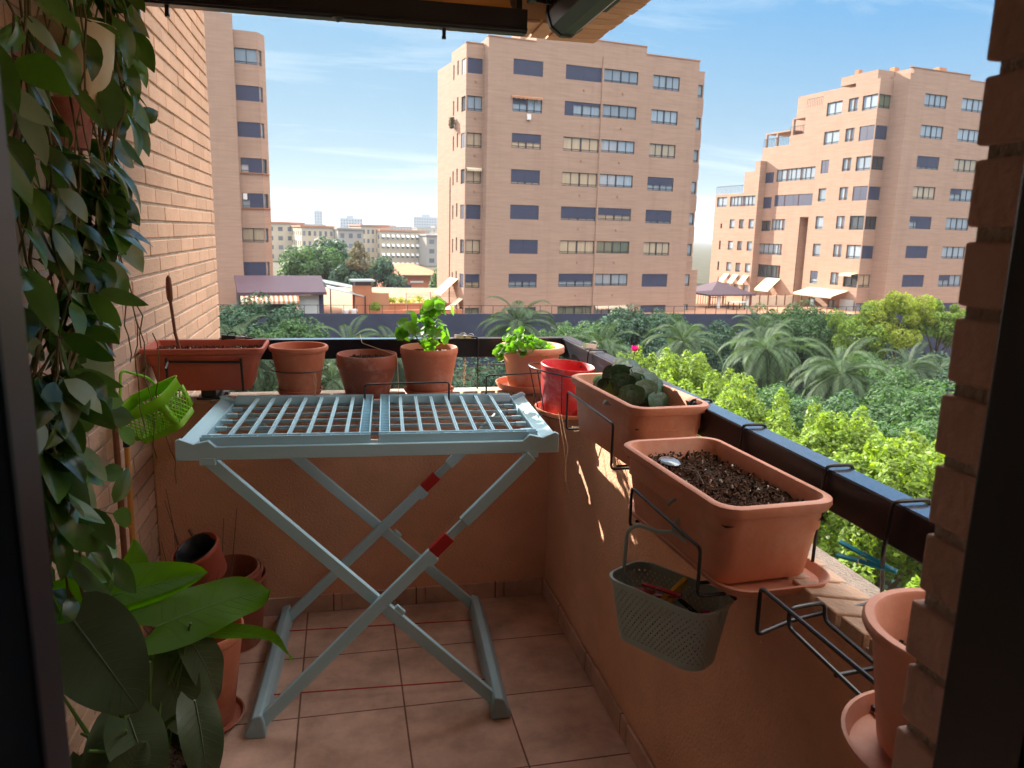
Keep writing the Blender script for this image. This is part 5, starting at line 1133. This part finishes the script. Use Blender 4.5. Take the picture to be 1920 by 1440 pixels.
P, Nn = crown_points(900, (.4, .3, .5), 8, .3); o = leaf_mesh('terrace_shrub', P, Nn, np.full(900, .07), .5, 'ficus_leaf'); o.location = W3(12.9, 61.9, -4.9); tag(o, 'small potted shrub against the chimney block', 'shrub')
# undergrowth
n = 26000; P = np.stack([rng.uniform(-14, 52, n), rng.uniform(7, 60, n), rng.uniform(GZ+.1, GZ+1.5, n)], 1); o = leaf_mesh('undergrowth', P, np.tile([[0, 0, 1.]], (n, 1)), rng.uniform(.14, .34, n), .5, 'blue_leaf'); o['kind'] = 'stuff'
# palms
def palm(label, loc, h, L_, nf=34, group='palms in the garden', seed=1, m='palm_leaf'):
    r_ = random.Random(seed); t = thing('palm_tree', label, 'palm', loc, group=group); b = MB(); zs = [0, h*.3, h*.6, h]
    b.tube([(0, 0, z) for z in [-.1, h*.3, h*.6, h*.92, h]], [.26, .22, .21, .26, .12], 12)
    for k in range(26): a = k*2.4; z = h*.72+h*.25*k/26; b.obox((math.cos(a)*.24, math.sin(a)*.24, z), (.12, .1, .2), Euler((.3, .3, a)).to_matrix())
    b.build('trunk', 'trunk', t); P = []; F = []
    for k in range(nf):
        a = k*2.39996+r_.uniform(-.2, .2); el = R(80-128*(k/nf)**.8+r_.uniform(-9, 9)); ll = L_*r_.uniform(.85, 1.1)*(1-.12*(k < 6)); ns = 30; d = Vector((math.cos(a), math.sin(a), 0)); sd_ = Vector((-math.sin(a), math.cos(a), 0))
        p = Vector((0, 0, h)); e = el; pts = []
        for i in range(ns+1):
            pts.append((p.copy(), e)); p = p+(d*math.cos(e)+Vector((0, 0, math.sin(e))))*(ll/ns); e -= R(1.6+4.2*i/ns*1.2)
        for i in range(3, ns+1):
            q, e = pts[i]; tg = (d*math.cos(e)+Vector((0, 0, math.sin(e)))); upv = tg.cross(sd_)*-1; w_ = ll*.17*math.sin(math.pi*min(1, (i/ns)*.86+.12))*1.1
            for s in (-1, 1):
                for off in (0, .5):
                    q2 = q+tg*(ll/ns)*off; lv = (sd_*s*.80+tg*.62+upv*.28).normalized()*w_+Vector((0, 0, -.10*w_)); wd = tg*.018*L_/2.2
                    kk = len(P); P.extend([tuple(q2-wd), tuple(q2+lv*.55+Vector((0, 0, .01))-wd*.8), tuple(q2+lv), tuple(q2+lv*.5+wd)]); F.append((kk, kk+1, kk+2, kk+3))
        for i in range(ns):
            kk = len(P); r0 = .022*(1-i/ns)+.004; a_, b_ = pts[i][0], pts[i+1][0]; P.extend([tuple(a_-sd_*r0), tuple(a_+sd_*r0), tuple(b_+sd_*r0), tuple(b_-sd_*r0)]); F.append((kk, kk+1, kk+2, kk+3))
    c = MB(); c.v = P; c.f = F; c.build('crown', m, t); return t
K0 = palm('large palm with arching fronds right of the centre tower foot', (20.9, 32.5, GZ), 5.6, 2.9, seed=1)
K1 = palm('palm with drooping fronds in the middle of the garden', (26.0, 33.5, GZ), 4.7, 3.1, nf=40, seed=5)
K0.location = (20.1, 33.0, GZ+.1); K1.location = (21.3, 28.8, GZ+.55)
for lab, loc, s_, src, rz in [('palm at the left below the pavilion, fronds arching over the rail', (.2, 36.0, GZ+.3), .93, K0, 1), ('palm right of the first one on the left', (2.4, 37, GZ+.6), .9, K1, 2), ('young palm seen between the far pots under the handrail', (-.5, 27.0, GZ+1.7), .72, K0, 4), ('palm showing above the bushy geranium', (9.7, 42.0, GZ+1), 1.02, K1, 3),
                              ('upright palm beside the corner of the handrail', (12.1, 34, GZ+.3), .95, K0, 5), ('palm with grey-green fronds left of the large one', (17.6, 37.0, GZ), .98, K0, 2.7), ('greyish palm near the pillar', (26.7, 31.0, GZ), .88, K0, .5), ('bluish palm half hidden by the brick pillar', (30.0, 30.5, GZ+.4), .88, K1, 1.5), ('palm at the far left beside the brick wall end', (-4.9, 36.0, GZ+1.0), .95, K1, .4), ('palm in front of the gazebo terrace', (24.5, 41.0, GZ+.2), .95, K0, 2.2)]:
    c = copy_tree(src); c.location = loc; c.rotation_euler = (0, 0, rz); c.scale = (s_,)*3; c['label'] = lab
# ================================================================== PLANTS ON THE BALCONY
def leaf_into(m, base, d, nrm, L_, W_, curl=.2, fold=.15, ns=6, tipc=.5, ex=.75):
    """a smooth leaf blade: base point, growing direction, face normal, length, half width"""
    d = Vector(d).normalized(); nrm = Vector(nrm); s = d.cross(nrm).normalized(); nrm = s.cross(d).normalized(); base = Vector(base)
    vs = []; p = base.copy(); ang = -curl*.4
    for i in range(ns+1):
        t = i/ns; w_ = W_*(math.sin(math.pi*(t**ex)) if 0 < t < 1 else .02)**.8
        dd = (d*math.cos(ang)-nrm*math.sin(ang)); nn = (nrm*math.cos(ang)+d*math.sin(ang))
        for q in (-1, -.5, 0, .5, 1): vs.append(p+s*w_*q+nn*abs(q)*w_*fold)
        p = p+dd*(L_/ns); ang += curl/ns*1.6
    fs = [(i*5+q, i*5+q+1, i*5+q+6, i*5+q+5) for i in range(ns) for q in range(4)]
    m.add(vs, fs)
# ---- hoya covering the brick wall
r_ = random.Random(11)
t = thing('hoya_vine', 'dense hanging hoya vine with glossy dark leaves covering the left brick wall', 'climbing plant', (-.6, 2.0, 2.4), world=True)
edge = [(2.42, 2.62), (2.2, 2.50), (2.04, 2.48), (1.88, 2.50), (1.67, 2.30), (1.53, 2.16), (1.45, 2.18), (1.33, 2.0), (1.2, 1.95), (1.09, 2.05), (.98, 2.14), (.88, 2.02), (.7, 2.12), (.55, 2.0)]
def ymax(z):
    for (z1, y1), (z0, y0) in zip(edge, edge[1:]):
        if z0 <= z <= z1: return y0+(y1-y0)*(z-z0)/(z1-z0)
    return edge[0][1] if z > 2.4 else edge[-1][1]
lv = MB(); lp = MB(); st_ = MB()
cnt = 0
strands = []
for k in range(21):
    y0 = 1.32+1.1*(k+.5)/21+r_.uniform(-.03, .03); x = -.64+r_.uniform(0, .15); z = 2.55; zend = r_.choice([.55, .7, .9, 1.1, 1.3])
    pts = []; y = y0
    while z > zend:
        ym = ymax(z)-(.24 if z > 1.25 else .34)
        if y > ym-.02: y = ym-.02-r_.random()*.05
        pts.append(Vector((x, y, z))); z -= .07; y += r_.uniform(-.035, .035)+.004; x = min(-.52, max(-.665, x+r_.uniform(-.022, .022)))
    strands.append(pts); st_.tube(pts, [.0036 if r_.random() < .3 else .0024]*len(pts), 6)
for pts in strands:
    for i, p in enumerate(pts):
        low = p.z < .95
        for s in (-1, 1):
            if r_.random() < (.60 if low else .27)+(.0 if p.z < 2.0 else .06): continue
            q = p.copy(); side = Vector((r_.uniform(-.1, 1.0), s*r_.uniform(.2, 1.0), 0)).normalized()
            d = (side*r_.uniform(.25, .95)+Vector((0, 0, -r_.uniform(.15, 1.15)))).normalized()
            nrm = Vector((r_.uniform(.3, 1.1), -r_.uniform(-.3, 1.0), r_.uniform(-.1, .9)))
            L_ = r_.uniform(.080, .132); q2 = q+d*.014; st_.tube([q, q2], .0016, 5)
            e = q2+d*L_
            if e.x < -.675: d.x = abs(d.x)+.3; d.normalize()
            if d.y > .2 and q2.y > ymax(q2.z)-(.26 if q2.z > 1.25 else .38): d.y *= .3; d.normalize()
            if -.335 < q2.x/q2.y < -.245 and .08 < (q2.z-1.5)/q2.y < .25 and r_.random() < .72: continue
            tgt = lp if r_.random() < .13 else lv
            leaf_into(tgt, q2, d, nrm, L_, L_*r_.uniform(.18, .255), curl=r_.uniform(-.2, .8), fold=r_.uniform(-.1, .35)); cnt += 1
# hand-placed sprigs along the right edge
for (y, z, dy, dz, L_) in [(2.62, 1.80, .6, .25, .11), (2.60, 1.79, .1, -.9, .10), (2.52, 1.84, .5, -.5, .12), (2.58, 2.06, .7, -.4, .12), (2.55, 2.10, .8, -.1, .12), (2.62, 1.98, .4, -.8, .10), (2.50, 2.16, .5, .1, .12), (2.30, 1.70, .8, -.35, .13), (2.20, 1.47, .75, .55, .14), (2.17, 1.46, -.1, .9, .12),
                           (2.12, 1.30, .3, -.9, .11), (1.98, 1.12, .6, -.6, .12), (2.02, 1.10, .7, -.3, .12), (2.10, 1.03, .8, -.25, .12), (2.18, .97, .7, -.5, .10), (2.02, .90, .9, -.15, .10), (2.10, .80, .5, .7, .10), (2.08, .78, .8, -.55, .11), (2.00, .76, -.7, -.5, .11), (2.34, 1.93, .4, -.9, .12), (2.40, 2.02, .2, -.95, .13)]:
    b_ = Vector((-.58, y-.10, z)); d = Vector((.25, dy, dz)).normalized(); st_.tube([b_-d*.03+Vector((-.03, -.04, .02)), b_], .0018, 5)
    leaf_into(lv, b_, d, (.8, -.7, .3), L_, L_*.23, curl=r_.uniform(0, .6), fold=.15)
for k in range(7):      # wandering bare tendrils
    y = 1.7+.12*k; pts = [Vector((-.55+.03*math.sin(k), y, 1.9-.12*k))]
    for i in range(12): pts.append(pts[-1]+Vector((r_.uniform(-.012, .012), r_.uniform(-.01, .035), -r_.uniform(.02, .06))))
    st_.tube(pts, .0018, 5)
lv.build('foliage', 'hoya_leaf', t, smooth=True); lp.build('pale_glint_foliage', 'hoya_pale', t, smooth=True); st_.build('stems', 'hoya_stem', t, smooth=True)  # pale leaves: highlights put into the colour, plus pale undersides
# ---- cream wall pot with painted flowers
t = thing('wall_pot', 'cream ceramic wall pot with painted flowers half hidden in the vine', 'flower pot', (-.600, 2.04, 1.775), world=True)
MB().lathe([(.045, 0), (.052, .004), (.068, .06), (.078, .13), (.082, .165), (.086, .17), (.086, .178), (.079, .178), (.074, .16), (.045, .02), (.0005, .02)], c=(-.590, 2.04, 1.765), n=40).build('pot_body', 'cream_pot', t, smooth=True)
def on_pot(a, z): r = .052+.030*(z/.165)+.0012; return Vector((-.590+r*math.cos(a), 2.04+r*math.sin(a), 1.765+z)), Vector((math.cos(a), math.sin(a), 0))
for (a, z, mt, n, rr) in [(-.30, .035, 'flower_yellow', 7, .010), (-.12, .055, 'flower_red', 6, .009), (-.55, .07, 'flower_green', 5, .008), (-.15, .09, 'ink', 5, .004)]:
    m = MB(); c, nn = on_pot(a, z); s = nn.cross(Vector((0, 0, 1)))
    for k in range(n):
        b_ = 6.283*k/n; q = c+s*rr*.8*math.cos(b_)+Vector((0, 0, 1))*rr*.8*math.sin(b_); m.lathe([(rr*.55, 0), (.0003, .0008)], c=q, n=8, M=Matrix((s, Vector((0, 0, 1)), nn)).transposed())
    m.build('painted_flower', mt, t)
o = MB(); o.lathe([(.05, 0), (.065, .09), (.068, .1), (.062, .1), (.045, .01), (.0005, .01)], c=(-.60, 1.93, 1.66), n=32); tag(o.build('wall_pot', 'terracotta_dark', smooth=True), 'brown clay wall pot below the cream one, mostly hidden by leaves', 'flower pot')
o = MB(); o.obox((-.63, 2.12, 1.235), (.004, .03, .02), Euler((.4, .1, .2)).to_matrix()); tag(o.build('plant_tag', 'blue_plastic'), 'small teal plastic tag among the hoya leaves', 'plant tag')
# bamboo canes
t = thing('bamboo_cane', 'orange bamboo cane with a black cap leaning by the brick wall', 'cane', (-.6, 2.2, .1), world=True)
pts = [(-.602, 2.2, .02), (-.600, 2.2, .30), (-.598, 2.2, .60), (-.594, 2.2, .895)]
b = MB(); b.tube(pts, [.0085, .008, .0075, .007], 12)
for z in (.20, .42, .66, .82): b.tube([(-.599, 2.2, z-.004), (-.599, 2.2, z), (-.599, 2.2, z+.004)], [.008, .0097, .008], 12)
b.build('cane', 'bamboo', t, smooth=True); MB().tube([(-.594, 2.2, .893), (-.594, 2.2, .915)], .0092, 12).build('cap', 'black_metal', t, smooth=True)
o = MB(); o.tube([(-.655, 2.3, .02), (-.650, 2.3, .6), (-.645, 2.3, 1.25)], .0085, 12); tag(o.build('bamboo_cane', 'wood_dark', smooth=True), 'long thin brown cane standing against the brick wall behind the vine', 'cane')
# dry twigs in the corner
o = MB()
for k in range(7): a = Vector((-.60+.02*k, 2.55+.02*k, .02)); e = a+Vector((r_.uniform(-.12, .10), r_.uniform(-.05, .1), r_.uniform(.42, .62))); o.tube([a, (a+e)/2+Vector((.02, 0, 0)), e], [.003, .0022, .001], 5)
o.tube([(-.42, 2.66, .20), (-.54, 2.66, .46)], .006, 6); tag(o.build('dry_twigs', 'twig', smooth=True), 'dry grey twigs standing in the corner by the brick wall', 'twigs')
# ---- big-leaved plant
def big_leaf(root, base, tip, nrm, W_, stalk_from, droop=.03, fold=.12, wave=.006, lobe=.16, m='big_leaf', ns=22, nw=10, phase=0, roll=0, label=None):
    base, tip, nrm = Vector(base), Vector(tip), Vector(nrm); d = tip-base; L_ = d.length; d.normalize(); s = d.cross(nrm).normalized(); nrm = s.cross(d).normalized()
    vs = []; mid = []
    for i in range(ns+1):
        t_ = i/ns; c = base.lerp(tip, t_)+nrm*(4*t_*(1-t_)*droop*.5)-Vector((0, 0, 1))*droop*t_*t_
        prof = (max(0, 1-t_)**.62)*((t_+.015)**.30)*1.28; w_ = W_*prof
        mid.append(c)
        for j in range(-nw, nw+1):
            q = j/nw; back = -d*lobe*L_*abs(q)**1.5*(1-t_)**5
            up_ = nrm*(fold*abs(q)*w_+wave*math.sin(9*t_+phase+(2 if q > 0 else 0))*q*q)
            ro = Vector((0, 0, 0))
            if roll and q*roll > .45: e = (abs(q)-.45)/.55; up_ += nrm*(-abs(roll)*.9*w_*e*e); ro = s*(-q*w_*.28*e)
            vs.append(c+s*w_*q+up_+back+ro)
    k = 2*nw+1; fs = [(i*k+j, i*k+j+1, (i+1)*k+j+1, (i+1)*k+j) for i in range(ns) for j in range(2*nw)]
    b = MB(); b.add(vs, fs); lf = b.build('leaf', m, root, smooth=True)
    if label: lf['label'] = label
    v = MB(); off = nrm*.0012
    v.tube([Vector(p)+off*.8 for p in mid], [.0022*(1-.8*i/ns) for i in range(ns+1)], 5)
    for i in range(1, ns-3, 2):
        for sg in (-1, 1):
            pts = []
            for q in range(0, nw): ii = min(ns-1, i+q*.42); i0 = int(ii); f = ii-i0; a = vs[i0*k+nw+sg*q]; c2 = vs[(i0+1)*k+nw+sg*q]; pts.append(a.lerp(c2, f)+off*.5)
            v.tube(pts, [.0006*(1-.6*q/nw) for q in range(nw)], 4)
    v.build('veins', 'vein_dark' if m == 'big_leaf_dark' else 'leaf_vein', lf, smooth=True)
    sf = Vector(stalk_from); MB().tube([sf, sf.lerp(base, .5)+Vector((0, 0, .03)), base.lerp(sf, .08), base], [.008, .007, .005, .0035], 8).build('stalk', 'leaf_stalk', root, smooth=True)
t = thing('big_leaf_plant', 'calla-like plant with huge translucent green leaves at the lower left', 'potted plant', (-.5, 1.75, 0), world=True)
SB = (-.50, 1.78, .20)
big_leaf(t, (-.615, 1.62, .700), (-.345, 1.88, .660), (.15, -.85, .50), .085, SB, droop=.012, fold=.25, lobe=.28, roll=1, label='long leaf with its upper edge rolled over')
big_leaf(t, (-.440, 1.74, .585), (-.205, 1.98, .560), (.1, -.66, .72), .098, SB, droop=.02, fold=.06, lobe=.30, wave=.014, phase=1, label='bright sunlit green leaf pointing right')
big_leaf(t, (-.33, 1.84, .50), (-.165, 2.08, .32), (.4, -.4, .8), .035, SB, droop=.05, fold=.5, phase=2, label='narrow drooping leaf tip')
big_leaf(t, (-.500, 1.43, .775), (-.380, 1.36, .640), (.1, -.85, .50), .112, SB, droop=.02, fold=.08, m='big_leaf_dark', phase=.5, label='large dark leaf facing the camera')
big_leaf(t, (-.352, 1.68, .425), (-.318, 1.60, .265), (.35, -.8, .45), .066, SB, droop=.02, fold=.12, m='big_leaf_dark', phase=3, label='dull green leaf with a brown-edged hole at its tip')
big_leaf(t, (-.545, 1.93, .60), (-.535, 1.99, .705), (.7, -.7, -.1), .052, SB, droop=.0, fold=.45, phase=1, label='upright leaf behind the rolled one')
big_leaf(t, (-.385, 1.80, .52), (-.335, 1.86, .34), (.5, -.75, .3), .062, SB, droop=.03, fold=.25, m='big_leaf_dark', phase=4)
big_leaf(t, (-.47, 1.60, .45), (-.40, 1.50, .34), (.2, -.8, .5), .08, SB, droop=.02, fold=.15, m='big_leaf_dark', phase=2)
big_leaf(t, (-.455, 1.42, .42), (-.395, 1.44, .50), (.2, -.9, .2), .05, SB, droop=.0, fold=.2, m='big_leaf_dark', phase=1)
big_leaf(t, (-.51, 1.36, .45), (-.43, 1.33, .515), (.1, -.8, .6), .055, SB, droop=.01, fold=.2, m='big_leaf_dark', phase=5)
big_leaf(t, (-.60, 1.75, .60), (-.66, 1.55, .66), (.4, -.5, .75), .07, SB, droop=.02, fold=.15, phase=5)
big_leaf(t, (-.55, 1.60, .36), (-.48, 1.48, .22), (.3, -.8, .5), .08, SB, droop=.02, fold=.15, m='big_leaf_dark', phase=6)
big_leaf(t, (-.44, 1.80, .50), (-.405, 1.80, .28), (.3, -.9, .2), .085, SB, droop=.02, fold=.15, m='big_leaf_dark', phase=3.3)
big_leaf(t, (-.50, 1.62, .42), (-.53, 1.50, .20), (.2, -.9, .3), .08, SB, droop=.02, fold=.15, m='big_leaf_dark', phase=4.3)
o = MB(); o.lathe([(.0005, 0), (.007, .0004), (.011, .0015), (.012, .0004)], c=(-.342, 1.618, .300), n=12, ell=.6, M=Euler((R(60), 0, 0)).to_matrix()); tg = o.build('brown_spot', 'twig', t, smooth=True)
b = MB()
for k in range(14):
    a = Vector(SB)+Vector((r_.uniform(-.08, .08), r_.uniform(-.12, .08), 0)); e = a+Vector((r_.uniform(-.08, .10), r_.uniform(-.22, .08), r_.uniform(.12, .38))); b.tube([a, (a+e)/2+Vector((0, 0, .03)), e], [.006, .005, .003], 6)
b.build('stalks', 'leaf_stalk', t, smooth=True)
t = pot('dark plastic pot of the huge-leaved plant at the lower left', (-.52, 1.76, .002), .145, .11, .22, 'black_metal', soil=.85, lip=.03, lw=.004)
pot('tall terracotta pot on the floor behind the big green leaves', (-.445, 2.235, .002), .130, .088, .31, 'terracotta', soil=.55, lip=.03, lw=.006)
saucer('dark saucer under the tall terracotta pot on the floor', (-.445, 2.235, .001), .12, .018, 'terracotta_dark')
# nested empty pots and dishes in the corner
for i, (rr, z, tl) in enumerate([(.128, .002, 0), (.119, .040, .03), (.110, .062, .06)]):
    q = pot(['large outer pot of the nested stack in the far left corner', 'middle dark pot nested in the corner stack', 'innermost brown pot nested in the corner stack'][i], (-.42+.004*i, 2.70-.004*i, z), rr, rr*.80, .26-.012*i, 'terracotta_dark', soil=0, lip=.02, lw=.005, group='nested empty pots in the corner')
    q.rotation_euler = (R(12)*tl*10*.5, R(-10)*tl*10*.5, 0)
for i, (rr, c) in enumerate([(.082, (-.468, 2.60, .315)), (.074, (-.472, 2.597, .345))]):
    q = pot(['small red pot tilted on top of the nested corner stack', 'dark pot sitting inside the small tilted red one'][i], c, rr, rr*.75, .125-.03*i, 'planter_red' if i == 0 else 'black_metal', soil=0, lip=.018, lw=.004)
    q.rotation_euler = (R(16), R(-20), 0)
o = MB()
for k in range(46):
    a = Vector((-.50+r_.uniform(-.05, .06), 2.36+r_.uniform(-.05, .05), .20)); e = a+Vector((r_.uniform(-.10, .10), r_.uniform(-.08, .08), r_.uniform(.10, .24))); o.tube([a, (a+e)/2+Vector((r_.uniform(-.02, .02), 0, .01)), e, e+Vector((r_.uniform(-.02, .02), 0, -.012))], [.0014, .0011, .0007, .0004], 4)
tag(o.build('dried_plant', 'twig', smooth=True), 'tangle of dried-up stems in front of the stacked corner pots', 'dead plant')
# ---- geraniums
def round_leaf(m, c, nrm, r, lobes=5, cup=.25):
    nrm = Vector(nrm).normalized(); a = nrm.orthogonal().normalized(); b = nrm.cross(a); th = r_.random()*6.28; c = Vector(c); n = 20
    vs = [c-nrm*cup*r*.3]
    for ring in (.55, 1.0):
        for k in range(n):
            ph = 6.283*k/n; rr = r*ring*(1+(.10*math.cos(lobes*ph+1) if ring == 1 else 0)); vs.append(c+(a*math.cos(ph+th)+b*math.sin(ph+th))*rr+nrm*(cup*r*(ring**2-.3)+(r*.09*math.sin(lobes*2*ph) if ring == 1 else 0)))
    fs = [(0, 1+k, 1+(k+1) % n) for k in range(n)]+[(1+k, 1+n+k, 1+n+(k+1) % n, 1+(k+1) % n) for k in range(n)]
    m.add(vs, fs)
t = thing('geranium', 'upright young geranium with rounded backlit leaves in the middle pot', 'potted plant', (.318, 2.875, 1.03), world=True)
m = MB(); s = MB(); root = Vector((.318, 2.87, 1.035))
stems = [((.335, 2.865, 1.215), 30, .040), ((.243, 2.86, 1.145), 20, .034), ((.315, 2.86, 1.145), 18, .034), ((.352, 2.87, 1.13), 14, .030), ((.31, 2.86, 1.08), 12, .022)]
for e, n, spread in stems:
    e = Vector(e); s.tube([root, root.lerp(e, .5)+Vector((0, 0, -.01 if e.x < .3 else .01)), e], [.004, .0032, .002], 6)
    for k in range(n):
        c = e+Vector((r_.gauss(0, spread*.55), r_.gauss(0, spread*.55), r_.gauss(-.01, spread*.65))); nn = (c-e)+Vector((0, -.02, .03)); rr = r_.uniform(.013, .026) if k > 5 else r_.uniform(.008, .014)
        s.tube([e.lerp(root, r_.uniform(0, .35)), c], .0009, 4); round_leaf(m, c, nn, rr)
m.build('leaves', 'geranium', t, smooth=True); s.build('stems', 'leaf_stalk', t, smooth=True)
t = thing('geranium', 'bushy crinkled geranium in the corner pot with lit bright green tips', 'potted plant', (.70, 2.86, 1.03), world=True)
m = MB(); s = MB(); root = Vector((.72, 2.86, 1.03))
for k in range(230):
    a = r_.random()*6.28; q = math.sqrt(r_.random()); x = .690+.125*q*math.cos(a); y = 2.84+.085*q*math.sin(a)
    h = 1.052+.055*(1-q*q)+.065*math.exp(-((x-.640)/.032)**2)*(1-q*.4)
    c = Vector((x, y, r_.uniform(1.04, h))); nn = Vector(((x-.69)*4, (y-2.84)*4-.2, .7)); round_leaf(m, c, nn+Vector((r_.uniform(-.5, .5), r_.uniform(-.5, .5), 0)), r_.uniform(.009, .018), 6, .35)
    if k % 3 == 0: s.tube([root+Vector((r_.uniform(-.06, .03), r_.uniform(-.04, .04), 0)), c], .0014, 4)
for k in range(8): c = Vector((.59+r_.uniform(-.012, .01), 2.80+r_.uniform(-.02, .02), 1.03+r_.uniform(-.02, .04))); round_leaf(m, c, (-.7, -.5, .4), r_.uniform(.010, .016), 6, .35)
m.build('leaves', 'geranium', t, smooth=True); s.build('stems', 'hoya_stem', t, smooth=True)
# ---- cyclamen
t = thing('cyclamen', 'cyclamen with marbled dark heart-shaped leaves and one pink flower', 'potted plant', (.79, 2.04, 1.03), world=True)
m = MB(); s = MB(); rt_ = Vector((.790, 1.99, 1.04))
m2 = MB()
for k in range(25):
    a = k*2.4+.3; q = .022+.095*((k+.5)/25)**.75; c = rt_+Vector((q*math.cos(a)*.78, q*math.sin(a)*1.1, .100-.085*(q/.115)**1.6+r_.uniform(-.006, .012))); nn = Vector((math.cos(a)*(.2+q*9), math.sin(a)*(.2+q*9)-.45, .55+r_.uniform(-.25, .35))); rr = r_.uniform(.030, .044)
    s.tube([rt_, rt_.lerp(c, .5)+Vector((0, 0, .012)), c], [.0016, .0014, .0012], 5); nn.normalize(); dn = (c-rt_); dn.z = -.6*abs(dn.x)-.35*abs(dn.y)-.02; dn = (dn-nn*dn.dot(nn)).normalized(); st0 = c-dn*rr*.8
    leaf_into(m, st0, dn, nn, rr*1.9, rr*.92, curl=.35, fold=.10, ns=9, ex=.62); leaf_into(m2, st0+nn*.0014+dn*rr*.35, dn, nn, rr*1.1, rr*.42, curl=.25, fold=.10, ns=7, ex=.62)
m2.build('leaf_marbling', 'cyclamen_silver', t, smooth=True)
m.build('leaves', 'cyclamen', t, smooth=True); s.build('stems', 'wood_dark', t, smooth=True)
for c_, n_, r2 in (((-.060, -.045, .045), (-.7, -.5, .35), .038), ((-.06, .06, .05), (-.5, -.3, .8), .03)): g = MB(); round_leaf(g, rt_+Vector(c_), n_, r2, 3, -.2); g.build('young_leaf', 'geranium', t, smooth=True)
g = MB(); fc = rt_+Vector((.030, .045, .132)); g.tube([rt_, fc], .0014, 5); tag(g.build('flower_stem', 'wood_dark', t, smooth=True))
g = MB()
for k in range(6): a = k*1.05; leaf_into(g, fc, (math.cos(a)*.6, math.sin(a)*.6, .8), (math.cos(a), math.sin(a), .2), .020, .0075, curl=.5)
g.build('flower', 'petal', t, smooth=True)
o = MB(); o.add([(.668, 1.86, 1.058), (.690, 1.85, 1.056), (.705, 1.875, 1.074), (.685, 1.888, 1.078), (.676, 1.852, 1.068)], [(0, 1, 4), (1, 2, 3, 4), (4, 3, 0)]); tag(o.build('plant_label', 'pale_panel', solid=.0008), 'small folded pale plant label at the edge of the cyclamen trough', 'plant label')
# ================================================================== HAZE
hb = MB(); hb.box(-900, 1700, -40, 3900, GZ-1, 60)
hm_ = bpy.data.materials.new('haze'); hm_.use_nodes = True; _t = hm_.node_tree; _t.nodes.clear(); _o = N('ShaderNodeOutputMaterial', _t)
_v = N('ShaderNodeVolumePrincipled', _t, Density=.00024, Anisotropy=.0); _v.inputs['Color'].default_value = (.86, .93, 1, 1); _t.links.new(_v.outputs[0], _o.inputs['Volume']); MC['haze'] = hm_
tag(hb.build('haze', 'haze'), kind='stuff')
